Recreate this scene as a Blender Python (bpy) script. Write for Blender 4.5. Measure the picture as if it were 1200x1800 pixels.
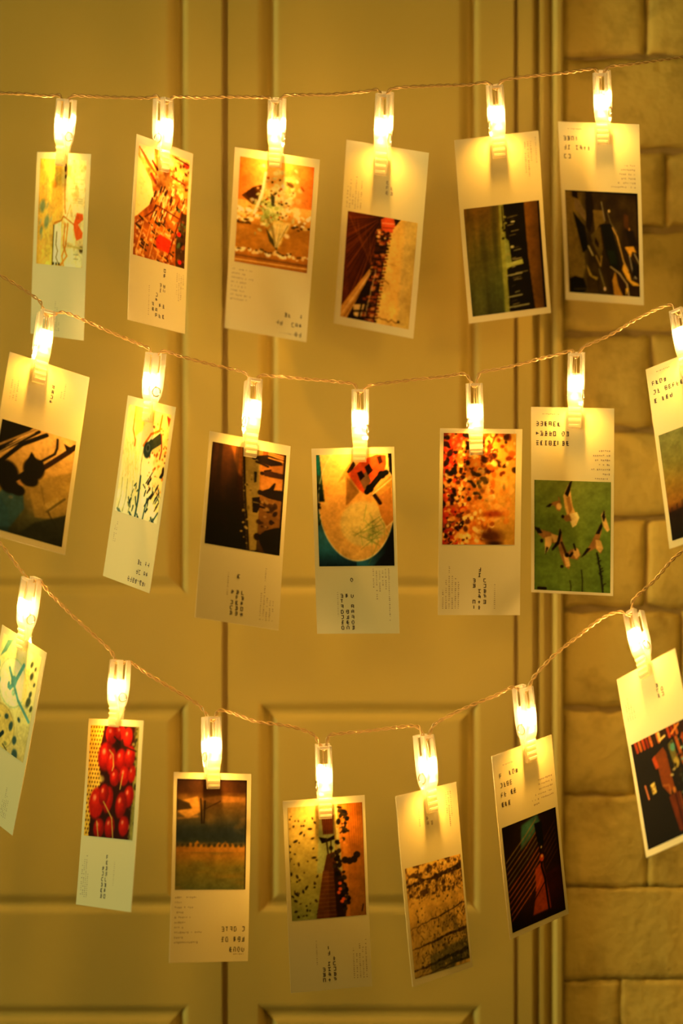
import bpy, bmesh, math, random
import numpy as np
from mathutils import Vector, Quaternion, Matrix

# ------------------------------------------------------------------ clear
for o in list(bpy.data.objects):
    bpy.data.objects.remove(o, do_unlink=True)
scene = bpy.context.scene
col = scene.collection
PI = math.pi

# ------------------------------------------------------------------ camera
cam_data = bpy.data.cameras.new('camera')
cam = bpy.data.objects.new('camera', cam_data)
col.objects.link(cam)
cam.location = (0, -1.3, 1.4)
cam.rotation_euler = (PI / 2, 0, 0)
cam_data.sensor_fit = 'HORIZONTAL'
cam_data.sensor_width = 36.0
cam_data.lens = 36.0 * 1.3 / 0.432
cam_data.clip_start = 0.02
cam_data.dof.use_dof = True
cam_data.dof.focus_distance = 1.31
cam_data.dof.aperture_fstop = 5.0
scene.camera = cam

# ------------------------------------------------------------------ world: a dim warm room all around
world = bpy.data.worlds.new('room_light')
scene.world = world
world.use_nodes = True
bg = world.node_tree.nodes['Background']
bg.inputs['Color'].default_value = (1.0, 0.62, 0.10, 1)
bg.inputs['Strength'].default_value = 0.085

def area_light(name, loc, target, size, power, color):
    d = bpy.data.lights.new(name, 'AREA')
    d.shape = 'DISK'
    d.size = size
    d.energy = power
    d.color = color
    o = bpy.data.objects.new(name, d)
    col.objects.link(o)
    o.location = loc
    o.rotation_euler = (Vector(target) - Vector(loc)).to_track_quat('-Z', 'Y').to_euler()
    return o

# added warm key light, no lamp of the room, up on the right behind the photographer
area_light('added_key_light', (0.9, -2.3, 2.1), (0, 0.1, 1.4), 0.4, 9, (1.0, 0.56, 0.08))
# paler light falling in from the far left
area_light('side_window_light', (-2.6, -0.60, 1.60), (0, 0.0, 1.38), 0.9, 34, (0.98, 0.99, 0.38))

scene.view_settings.view_transform = 'Standard'
scene.view_settings.look = 'None'
scene.view_settings.gamma = 1.0
scene.view_settings.use_curve_mapping = False
scene.view_settings.exposure = 0.0

LED_STRENGTH = 730.0
LED_BEAM = 0.60

# ------------------------------------------------------------------ helpers
def new_mat(name):
    m = bpy.data.materials.new(name)
    m.use_nodes = True
    nt = m.node_tree
    for n in list(nt.nodes):
        nt.nodes.remove(n)
    out = nt.nodes.new('ShaderNodeOutputMaterial')
    return m, nt, out

def principled(nt, color=(0.8, 0.8, 0.8), rough=0.5, metal=0.0, spec=0.5):
    p = nt.nodes.new('ShaderNodeBsdfPrincipled')
    p.inputs['Base Color'].default_value = (*color, 1)
    p.inputs['Roughness'].default_value = rough
    p.inputs['Metallic'].default_value = metal
    p.inputs['Specular IOR Level'].default_value = spec
    return p

def mesh_obj(name, verts, faces, mat, parent=None, smooth=False):
    me = bpy.data.meshes.new(name)
    me.from_pydata([tuple(v) for v in verts], [], faces)
    me.update()
    if mat is not None:
        me.materials.append(mat)
    if smooth:
        me.polygons.foreach_set('use_smooth', [True] * len(me.polygons))
    o = bpy.data.objects.new(name, me)
    col.objects.link(o)
    if parent is not None:
        o.parent = parent
    return o

def link_copy(src, name, parent):
    o = bpy.data.objects.new(name, src.data)
    col.objects.link(o)
    o.parent = parent
    o.matrix_local = src.matrix_local
    return o

def tag(o, label=None, cat=None, group=None, kind=None):
    if label: o['label'] = label
    if cat: o['category'] = cat
    if group: o['group'] = group
    if kind: o['kind'] = kind
    return o

class MB:
    """collects boxes, tubes and lofts into one mesh"""
    def __init__(self):
        self.v = []; self.f = []
    def add(self, verts, faces):
        b = len(self.v)
        self.v += [tuple(p) for p in verts]
        self.f += [tuple(b + i for i in f) for f in faces]
    def box(self, x0, x1, y0, y1, z0, z1):
        self.add([(x0,y0,z0),(x1,y0,z0),(x1,y1,z0),(x0,y1,z0),(x0,y0,z1),(x1,y0,z1),(x1,y1,z1),(x0,y1,z1)],
                 [(3,2,1,0),(4,5,6,7),(0,1,5,4),(1,2,6,5),(2,3,7,6),(3,0,4,7)])
    def loft(self, sections, closed=False, caps=True):
        """sections: list of equally long closed rings"""
        b = len(self.v); n = len(sections[0])
        for s in sections:
            self.v += [tuple(p) for p in s]
        m = len(sections)
        for i in range(m - 1 if not closed else m):
            j = (i + 1) % m
            for k in range(n):
                l = (k + 1) % n
                self.f.append((b+i*n+k, b+i*n+l, b+j*n+l, b+j*n+k))
        if caps and not closed:
            self.f.append(tuple(b + k for k in reversed(range(n))))
            self.f.append(tuple(b + (m-1)*n + k for k in range(n)))
    def tube(self, pts, r, seg=6, caps=True, closed=False):
        pts = [Vector(p) for p in pts]
        rings = []
        up = Vector((0.13, 0.97, 0.21)).normalized()
        n = len(pts)
        for i, p in enumerate(pts):
            a = pts[(i-1) % n] if closed else pts[max(i-1, 0)]
            c = pts[(i+1) % n] if closed else pts[min(i+1, n-1)]
            t = (c - a).normalized()
            s = t.cross(up)
            if s.length < 1e-5: s = t.cross(Vector((1, 0, 0)))
            s.normalize()
            w = s.cross(t).normalized()
            up = w
            rings.append([p + s * (r*math.cos(2*PI*k/seg)) + w * (r*math.sin(2*PI*k/seg)) for k in range(seg)])
        self.loft(rings, closed=closed, caps=caps)
    def build(self, name, mat, parent=None, smooth=False):
        return mesh_obj(name, self.v, self.f, mat, parent, smooth)

# ------------------------------------------------------------------ materials
def painted_material(name, color, dark, scale, rough=0.45, stain=0.5, bump=0.15, bump_scale=60):
    m, nt, out = new_mat(name)
    p = principled(nt, color, rough, 0, 0.35)
    tc = nt.nodes.new('ShaderNodeTexCoord')
    n1 = nt.nodes.new('ShaderNodeTexNoise')
    n1.inputs['Scale'].default_value = scale
    n1.inputs['Detail'].default_value = 5
    n1.inputs['Roughness'].default_value = 0.6
    r = nt.nodes.new('ShaderNodeValToRGB')
    r.color_ramp.elements[0].position = 0.5
    r.color_ramp.elements[0].color = (*color, 1)
    r.color_ramp.elements[1].position = 0.5 + stain
    r.color_ramp.elements[1].color = (*dark, 1)
    n2 = nt.nodes.new('ShaderNodeTexNoise')
    n2.inputs['Scale'].default_value = bump_scale
    n2.inputs['Detail'].default_value = 4
    b = nt.nodes.new('ShaderNodeBump')
    b.inputs['Strength'].default_value = bump
    b.inputs['Distance'].default_value = 0.002
    L = nt.links.new
    L(tc.outputs['Object'], n1.inputs['Vector'])
    L(tc.outputs['Object'], n2.inputs['Vector'])
    L(n1.outputs['Fac'], r.inputs['Fac'])
    L(r.outputs['Color'], p.inputs['Base Color'])
    L(n2.outputs['Fac'], b.inputs['Height'])
    L(b.outputs['Normal'], p.inputs['Normal'])
    L(p.outputs['BSDF'], out.inputs['Surface'])
    return m

M = {}
WALLC = (0.49, 0.382, 0.105)
M['door'] = painted_material('cream_door_paint', WALLC, tuple(c * 0.86 for c in WALLC), 5.0, 0.5, 0.35, 0.08, 40)
M['brick'] = painted_material('painted_brick', (0.64, 0.50, 0.135), (0.34, 0.25, 0.06), 34.0, 0.7, 0.26, 0.8, 110)
M['mortar'] = painted_material('dirty_mortar', (0.36, 0.27, 0.11), (0.16, 0.11, 0.04), 45.0, 0.85, 0.25, 0.6, 150)
M['back'] = painted_material('gap_paint', (0.46, 0.34, 0.14), (0.34, 0.25, 0.10), 5.0, 0.8)  # a little browner than the door paint, with darker noise blotches
M['floor'] = painted_material('brown_floor_boards', (0.16, 0.09, 0.04), (0.10, 0.055, 0.025), 3.0, 0.5)

def paper_material():
    m, nt, out = new_mat('card_paper')
    p = principled(nt, (0.64, 0.60, 0.40), 0.5, 0, 0.25)
    tc = nt.nodes.new('ShaderNodeTexCoord')
    n = nt.nodes.new('ShaderNodeTexNoise')
    n.inputs['Scale'].default_value = 400
    b = nt.nodes.new('ShaderNodeBump')
    b.inputs['Strength'].default_value = 0.04
    b.inputs['Distance'].default_value = 0.0005
    t = nt.nodes.new('ShaderNodeBsdfTranslucent')
    t.inputs['Color'].default_value = (0.8, 0.72, 0.5, 1)
    mx = nt.nodes.new('ShaderNodeMixShader')
    mx.inputs[0].default_value = 0.085
    L = nt.links.new
    L(tc.outputs['Object'], n.inputs['Vector'])
    L(n.outputs['Fac'], b.inputs['Height'])
    L(b.outputs['Normal'], p.inputs['Normal'])
    L(p.outputs['BSDF'], mx.inputs[1])
    L(t.outputs['BSDF'], mx.inputs[2])
    L(mx.outputs[0], out.inputs['Surface'])
    return m
M['paper'] = paper_material()

def print_material():
    m, nt, out = new_mat('photo_print')
    p = principled(nt, (0.5, 0.5, 0.5), 0.6, 0, 0.03)
    a = nt.nodes.new('ShaderNodeVertexColor')
    a.layer_name = 'ink'
    nt.links.new(a.outputs['Color'], p.inputs['Base Color'])
    nt.links.new(p.outputs['BSDF'], out.inputs['Surface'])
    return m
M['print'] = print_material()

def simple(name, color, rough=0.5, metal=0.0, spec=0.4):
    m, nt, out = new_mat(name)
    p = principled(nt, color, rough, metal, spec)
    tc = nt.nodes.new('ShaderNodeTexCoord')
    n = nt.nodes.new('ShaderNodeTexNoise')
    n.inputs['Scale'].default_value = 300
    mr = nt.nodes.new('ShaderNodeMapRange')
    mr.inputs['To Min'].default_value = rough * 0.85
    mr.inputs['To Max'].default_value = min(1, rough * 1.15)
    nt.links.new(tc.outputs['Object'], n.inputs['Vector'])
    nt.links.new(n.outputs['Fac'], mr.inputs['Value'])
    nt.links.new(mr.outputs['Result'], p.inputs['Roughness'])
    nt.links.new(p.outputs['BSDF'], out.inputs['Surface'])
    return m
M['ink'] = simple('dark_ink', (0.035, 0.025, 0.04), 0.6)
M['ink_grey'] = simple('grey_ink', (0.30, 0.25, 0.20), 0.6)
M['spring'] = simple('steel_spring', (0.45, 0.42, 0.38), 0.25, 1.0)
M['wire'] = simple('copper_wire_in_clear_sleeve', (0.62, 0.42, 0.18), 0.2, 0.3, 0.7)

def clear_plastic(name, fac):
    m, nt, out = new_mat(name)
    tr = nt.nodes.new('ShaderNodeBsdfTransparent')
    tr.inputs['Color'].default_value = (0.99, 0.97, 0.92, 1)
    d = nt.nodes.new('ShaderNodeBsdfDiffuse')
    d.inputs['Color'].default_value = (0.85, 0.84, 0.8, 1)
    t = nt.nodes.new('ShaderNodeBsdfTranslucent')
    t.inputs['Color'].default_value = (0.85, 0.84, 0.8, 1)
    g = nt.nodes.new('ShaderNodeBsdfGlossy')
    g.inputs['Roughness'].default_value = 0.085
    lw = nt.nodes.new('ShaderNodeLayerWeight')
    lw.inputs['Blend'].default_value = 0.35
    m1 = nt.nodes.new('ShaderNodeMixShader'); m1.inputs[0].default_value = 0.5
    m2 = nt.nodes.new('ShaderNodeMixShader'); m2.inputs[0].default_value = 0.35
    m3 = nt.nodes.new('ShaderNodeMixShader')
    mr = nt.nodes.new('ShaderNodeMapRange')
    mr.inputs['To Min'].default_value = fac
    mr.inputs['To Max'].default_value = min(0.9, fac + 0.12)
    L = nt.links.new
    L(d.outputs[0], m1.inputs[1]); L(t.outputs[0], m1.inputs[2])
    L(m1.outputs[0], m2.inputs[1]); L(g.outputs[0], m2.inputs[2])
    L(lw.outputs['Facing'], mr.inputs['Value']); L(mr.outputs['Result'], m3.inputs[0])
    L(tr.outputs[0], m3.inputs[1]); L(m2.outputs[0], m3.inputs[2])
    L(m3.outputs[0], out.inputs['Surface'])
    return m
M['plastic'] = clear_plastic('clear_plastic', 0.42)

def led_material():
    m, nt, out = new_mat('warm_led')
    e = nt.nodes.new('ShaderNodeEmission')
    e.inputs['Color'].default_value = (1.0, 0.55, 0.16, 1)
    e.inputs['Strength'].default_value = LED_STRENGTH
    nt.links.new(e.outputs[0], out.inputs['Surface'])
    return m
M['led'] = led_material()

# ------------------------------------------------------------------ the setting: panelled doors, casing, painted brick wall
YF = 0.150                     # front face of the doors
Z0, Z1 = 0.005, 2.10

wb = MB(); wb.box(-0.95, 0.1243, YF + 0.0122, 0.245, 0.0, 2.25)
o = wb.build('wall_back', M['back']); tag(o, kind='structure')

def moulding(x0, x1, z0, z1, parent):
    """sunk moulding running round a panel, mitred: a short drop outside, a long slope up to the panel"""
    prof = [(0.0, 0.0), (0.0020, 0.0008), (0.0040, 0.0032), (0.0056, 0.0060), (0.0070, 0.0070), (0.0084, 0.0064), (0.0102, 0.0042),
            (0.0120, 0.0018), (0.0134, 0.0006), (0.0150, 0.0)]
    corners = ((x0, z0, 1, 1), (x1, z0, -1, 1), (x1, z1, -1, -1), (x0, z1, 1, -1))
    for k in range(4):
        deep = 0.40 if k % 2 == 0 else 1.0          # the cross rails carry a shallower cut
        rings = []
        for cx, cz, sx, sz in (corners[k], corners[(k + 1) % 4]):
            rings.append([(cx + sx*d, YF + h*deep, cz + sz*d) for d, h in prof]
                         + [(cx + sx*0.015, YF + 0.0115, cz + sz*0.015), (cx, YF + 0.0115, cz)])
        mb = MB(); mb.loft(rings)
        mb.build('moulding_strip', M['door'], parent)

for n, (dx0, dx1) in enumerate(((-0.2863, -0.0845), (-0.0802, 0.1213), (-0.4921, -0.2905), (-0.6980, -0.4964))):
    d = bpy.data.objects.new('door_%d' % (n + 1), None); col.objects.link(d)
    d.empty_display_size = 0.05
    tag(d, kind='structure')
    px0, px1 = dx0 + 0.0212, dx1 - 0.0235
    spans = ((1.3405, 2.02), (1.1160, 1.2665), (0.20, 1.0530))
    for a, b in ((dx0, px0), (px1, dx1)):
        mb = MB(); mb.box(a, b, YF, YF + 0.0120, Z0, Z1); mb.build('stile', M['door'], d)
    for a, b in ((2.02, Z1), (1.2665, 1.3405), (1.0530, 1.1160), (Z0, 0.20)):
        mb = MB(); mb.box(px0, px1, YF, YF + 0.0120, a, b); mb.build('rail', M['door'], d)
    for (pz0, pz1) in spans:
        moulding(px0, px1, pz0, pz1, d)
        pb = MB(); pb.box(px0 + 0.015, px1 - 0.015, YF, YF + 0.0120, pz0 + 0.015, pz1 - 0.015)
        pb.build('panel', M['door'], d)

for n, (a, b) in enumerate(((-0.0845, -0.0802), (0.1213, 0.1245), (-0.2905, -0.2863), (-0.4964, -0.4921))):
    gs = MB(); gs.box(a, b, YF + 0.0055, YF + 0.0120, Z0, Z1)
    o = gs.build('trim_%d' % (n + 2), M['back']); tag(o, kind='structure')

wb = MB(); wb.box(0.1243, 1.05, YF + 0.0100, 0.245, 0.0, 2.25)
o = wb.build('wall_side', M['back']); tag(o, kind='structure')

# fluted casing between the doors and the bricks
prof = [(0.1245, YF), (0.1345, YF), (0.1352, YF + 0.009), (0.1392, YF + 0.009), (0.1400, YF - 0.0005), (0.1428, YF - 0.0005),
        (0.1434, YF + 0.007), (0.1482, YF + 0.007), (0.1496, YF - 0.004), (0.1515, YF - 0.0062), (0.1542, YF - 0.0062), (0.1560, YF - 0.004), (0.1564, YF + 0.004)]
ring = prof + [(0.1564, YF + 0.0095), (0.1245, YF + 0.0095)]
mb = MB(); mb.loft([[(x, y, z) for x, y in ring] for z in (Z1, Z0)])
o = mb.build('trim_1', M['door']); tag(o, kind='structure')

fl = MB(); fl.box(-1.6, 1.6, -3.2, 0.30, -0.05, 0.0)
o = fl.build('floor', M['floor']); tag(o, kind='structure')

# bricks
rb = random.Random(11)
mb = MB(); mb.box(0.1566, 0.95, YF + 0.0085, YF + 0.0098, 0.0, 2.20)
wall_right = mb.build('wall_right', M['mortar']); tag(wall_right, kind='structure')

def brick(x0, x1, z0, z1, yf, rnd, soft=1.0):
    nx, nz = 9, 6
    V, F = [], []
    e = 0.0040
    xs = [0.0] + [e / (x1-x0)] + [i / (nx-3) for i in range(1, nx-3)] + [1 - e / (x1-x0)] + [1.0]
    zs = [0.0] + [e / (z1-z0)] + [i / (nz-3) for i in range(1, nz-3)] + [1 - e / (z1-z0)] + [1.0]
    nx, nz = len(xs), len(zs)
    for j, t in enumerate(zs):
        for i, s in enumerate(xs):
            edge = i in (0, nx-1) or j in (0, nz-1)
            near = i in (1, nx-2) or j in (1, nz-2)
            jx = rnd.uniform(-1, 1) * (0.0010 if i in (0, nx-1) else 0.0006)
            jz = rnd.uniform(-1, 1) * (0.0015 if j in (0, nz-1) else 0.0006)
            y = yf + rnd.uniform(-0.0005, 0.0005)
            if edge: y += 0.0030 * soft + rnd.uniform(-.0012, .0008) * soft
            elif near: y += 0.0007 + rnd.uniform(-.0004, .0004)
            V.append((x0 + s*(x1-x0) + jx, y, z0 + t*(z1-z0) + jz))
    for j in range(nz-1):
        for i in range(nx-1):
            a = j*nx + i
            F.append((a, a+1, a+nx+1, a+nx))
    # sides going back into the mortar
    rim = [i for i in range(nx)] + [j*nx + nx-1 for j in range(1, nz)] + [(nz-1)*nx + i for i in range(nx-2, -1, -1)] + [j*nx for j in range(nz-2, 0, -1)]
    b = len(V)
    for r in rim:
        V.append((V[r][0], yf + 0.0046, V[r][2]))
    for k in range(len(rim)):
        l = (k+1) % len(rim)
        F.append((rim[l], rim[k], b+k, b+l))
    F.append(tuple(b + k for k in range(len(rim))))
    return mesh_obj('brick', V, F, M['brick'], wall_right, smooth=True)

K = 0.000403
zc = lambda py: 1.4 + (900 - py) * K
courses = [(-700,-540,8),(-540,-380,8),(-380,-220,8),(-220,-60,8),(-60,100,8),(100,265,9),(265,403,10),(403,585,12),(585,755,12),(755,912,11),(912,1072,12),(1072,1246,12),
           (1246,1400,11),(1400,1560,4),(1560,1722,3),(1722,1885,4),(1885,2045,6),(2045,2205,8),(2205,2365,8)]
heads = {4: 1135, 5: 1255, 6: 1170, 7: 1207, 8: 1146, 9: 1195, 10: 1135, 11: 1197, 12: 1115, 13: 1138, 14: 1235, 15: 1090}
for ci, (pa, pb_, gap) in enumerate(courses):
    za, zb = zc(pb_), zc(pa)
    nxt = courses[min(ci+1, len(courses)-1)][2]
    g0, g1 = nxt * K * 0.5, gap * K * 0.5
    hx = (heads.get(ci, rb.choice((1110, 1200))) - 600) * K
    xs = [0.1575, hx]
    while xs[-1] < 0.90:
        xs.append(xs[-1] + rb.uniform(0.083, 0.094))
    for i in range(len(xs) - 1):
        vg = K * (3.0 if gap < 6 else 5.0) * 0.5
        brick(xs[i] + (0.0 if i == 0 else vg), xs[i+1] - vg, za + g0, zb - g1, YF + 0.004 + rb.uniform(-0.0006, 0.0006) * (0.3 if 4 >= gap else 1), rb, 0.3 if 4 >= gap else 1.0)

# ------------------------------------------------------------------ poses (metres): card centre, card rotation, width, height, clip tip, clip rotation, clip length
POSE = {
  'r1c1': ((-0.1863,0.0584,1.5762), (0.9266,0.0527,0.0564,-0.3680), 0.0560, 0.1210, (-0.1838,0.0521,1.6276), (0.9255,0.0590,0.0723,-0.3670), 0.0435),
  'r1c2': ((-0.1187,0.0404,1.5806), (0.8993,-0.0284,0.0432,0.4344), 0.0540, 0.1216, (-0.1172,0.0432,1.6224), (0.9002,-0.0141,0.0136,0.4351), 0.0480),
  'r1c3': ((-0.0471,0.0826,1.5795), (0.9676,0.1897,0.0673,-0.1523), 0.0599, 0.1255, (-0.0434,0.0618,1.6289), (0.9689,0.1861,0.0448,-0.1566), 0.0448),
  'r1c4': ((0.0264,0.0820,1.5831), (0.9593,0.1899,0.0709,-0.1966), 0.0591, 0.1275, (0.0268,0.0656,1.6242), (0.9605,0.1862,0.0528,-0.2002), 0.0543),
  'r1c5': ((0.1075,0.0716,1.5900), (0.9837,0.1395,-0.0588,0.0975), 0.0576, 0.1221, (0.1038,0.0585,1.6344), (0.9840,0.1390,-0.0528,0.0983), 0.0474),
  'r1c6': ((0.1758,0.0885,1.6014), (0.9476,0.2263,0.0056,-0.2253), 0.0566, 0.1258, (0.1747,0.0657,1.6451), (0.9476,0.2260,0.0044,-0.2256), 0.0481),
  'r2c1': ((-0.1880,-0.0336,1.4365), (0.9462,-0.1809,0.0916,0.2523), 0.0546, 0.1220, (-0.1895,-0.0185,1.4802), (0.9475,-0.1768,0.0760,0.2552), 0.0495),
  'r2c2': ((-0.1286,0.0089,1.4119), (0.9005,0.0233,0.0886,-0.4250), 0.0548, 0.1186, (-0.1220,0.0033,1.4570), (0.9026,0.0115,0.0635,-0.4255), 0.0441),
  'r2c3': ((-0.0606,-0.0297,1.3888), (0.9703,-0.1457,0.0579,0.1843), 0.0538, 0.1203, (-0.0576,-0.0152,1.4342), (0.9709,-0.1434,0.0459,0.1861), 0.0513),
  'r2c4': ((0.0087,0.0061,1.3816), (0.9937,0.0265,-0.0111,-0.1085), 0.0537, 0.1186, (0.0119,0.0026,1.4317), (0.9937,0.0280,0.0028,-0.1081), 0.0461),
  'r2c5': ((0.0878,0.0043,1.3937), (0.9982,0.0213,0.0050,0.0560), 0.0528, 0.1183, (0.0851,0.0021,1.4361), (0.9981,0.0224,-0.0147,0.0556), 0.0454),
  'r2c6': ((0.1480,0.0176,1.4068), (0.9840,0.0885,0.0040,-0.1548), 0.0537, 0.1211, (0.1489,0.0087,1.4533), (0.9839,0.0896,0.0112,-0.1541), 0.0483),
  'r2c7': ((0.2173,-0.0367,1.4418), (0.9230,-0.1881,-0.0988,-0.3208), 0.0531, 0.1244, (0.2169,-0.0199,1.4837), (0.9223,-0.1904,-0.1055,-0.3195), 0.0476),
  'r3c1': ((-0.2105,-0.0013,1.2625), (0.9008,0.0550,0.1339,-0.4095), 0.0534, 0.1216, (-0.1996,-0.0130,1.3138), (0.9053,0.0390,0.0985,-0.4113), 0.0462),
  'r3c2': ((-0.1428,-0.0299,1.2137), (0.9202,-0.0615,-0.0007,-0.3866), 0.0546, 0.1156, (-0.1403,-0.0239,1.2664), (0.9201,-0.0559,0.0125,-0.3874), 0.0417),
  'r3c3': ((-0.0802,-0.0343,1.1814), (0.9644,-0.0791,0.0236,0.2514), 0.0532, 0.1148, (-0.0801,-0.0266,1.2283), (0.9646,-0.0746,0.0065,0.2528), 0.0446),
  'r3c4': ((-0.0088,-0.0112,1.1605), (0.9954,0.0459,-0.0223,0.0808), 0.0518, 0.1222, (-0.0103,-0.0157,1.2087), (0.9956,0.0453,-0.0149,0.0811), 0.0462),
  'r3c5': ((0.0576,-0.0182,1.1686), (0.9326,-0.0007,-0.0437,0.3582), 0.0530, 0.1181, (0.0557,-0.0179,1.2129), (0.9321,0.0029,-0.0532,0.3582), 0.0484),
  'r3c6': ((0.1187,-0.0064,1.1957), (0.9369,0.0648,-0.0778,0.3347), 0.0527, 0.1195, (0.1181,-0.0112,1.2440), (0.9363,0.0670,-0.0838,0.3343), 0.0483),
  'r3c7': ((0.1924,-0.0651,1.2555), (0.8722,-0.1925,-0.1502,-0.4239), 0.0517, 0.1160, (0.1871,-0.0417,1.2989), (0.8696,-0.1995,-0.1646,-0.4207), 0.0446),
}
WIRES = [
  [ (-0.2458,1.6756), (-0.2309,1.6745), (-0.2086,1.6738), (-0.1918,1.6723), (-0.1847,1.6730), 'r1c1', (-0.1758,1.6726), (-0.1713,1.6726), (-0.1490,1.6715), (-0.1259,1.6712), (-0.1210,1.6726), 'r1c2', (-0.1095,1.6719), (-0.0931,1.6712), (-0.0745,1.6719), (-0.0559,1.6715), (-0.0469,1.6712), 'r1c3', (-0.0376,1.6726), (-0.0317,1.6730), (-0.0074,1.6734), (0.0149,1.6752), (0.0238,1.6764), 'r1c4', (0.0328,1.6771), (0.0596,1.6790), (0.0819,1.6797), (0.0957,1.6812), 'r1c5', (0.1050,1.6823), (0.1192,1.6849), (0.1490,1.6879), (0.1657,1.6901), 'r1c6', (0.1743,1.6913), (0.1862,1.6928), (0.2235,1.6980), (0.2458,1.7006) ],
  [ (-0.2376,1.5620), (-0.2232,1.5530), (-0.2160,1.5498), (-0.2016,1.5411), (-0.1908,1.5332), 'r2c1', (-0.1764,1.5264), (-0.1620,1.5210), (-0.1440,1.5130), (-0.1278,1.5062), (-0.1217,1.5033), 'r2c2', (-0.1123,1.5019), (-0.1008,1.4983), (-0.0792,1.4925), (-0.0612,1.4882), 'r2c3', (-0.0515,1.4864), (-0.0432,1.4860), (-0.0216,1.4842), (0.0000,1.4821), (0.0079,1.4810), 'r2c4', (0.0173,1.4799), (0.0432,1.4835), (0.0648,1.4857), (0.0785,1.4871), 'r2c5', (0.0875,1.4878), (0.1008,1.4907), (0.1224,1.4961), (0.1404,1.5008), (0.1458,1.5022), 'r2c6', (0.1530,1.5044), (0.1692,1.5116), (0.1872,1.5224), (0.2034,1.5300), (0.2095,1.5310), 'r2c7', (0.2189,1.5318), (0.2286,1.5386), (0.2412,1.5469) ],
  [ (-0.2304,1.3947), (-0.2198,1.3865), (-0.2127,1.3805), (-0.2003,1.3646), (-0.1964,1.3599), 'r3c1', (-0.1886,1.3571), (-0.1825,1.3504), (-0.1701,1.3380), (-0.1560,1.3249), (-0.1432,1.3128), 'r3c2', (-0.1326,1.3068), (-0.1205,1.2990), (-0.1028,1.2883), (-0.0886,1.2795), 'r3c3', (-0.0766,1.2763), (-0.0691,1.2752), (-0.0532,1.2696), (-0.0319,1.2664), (-0.0177,1.2614), 'r3c4', (-0.0078,1.2607), (-0.0018,1.2618), (0.0213,1.2642), (0.0425,1.2667), (0.0482,1.2657), 'r3c5', (0.0581,1.2678), (0.0780,1.2784), (0.0957,1.2855), (0.1063,1.2908), 'r3c6', (0.1198,1.2972), (0.1312,1.3096), (0.1489,1.3238), (0.1631,1.3344), (0.1737,1.3380), 'r3c7', (0.1815,1.3447), (0.1950,1.3575), (0.2056,1.3699), (0.2127,1.3759), (0.2304,1.3911) ],
]

# ------------------------------------------------------------------ a small painter for the photographs printed on the cards
GW, GH = 100, 150              # vertices of a print
SS = 2
CW, CH = GW * SS, GH * SS
UU, VV = np.meshgrid((np.arange(CW) + .5) / CW, (np.arange(CH) + .5) / CH)
INK_BALANCE = np.array([0.96, 0.70, 0.40])      # colour of white card in the warm room light

def hexc(c):
    return np.array(c, float) / 255.0

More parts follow.
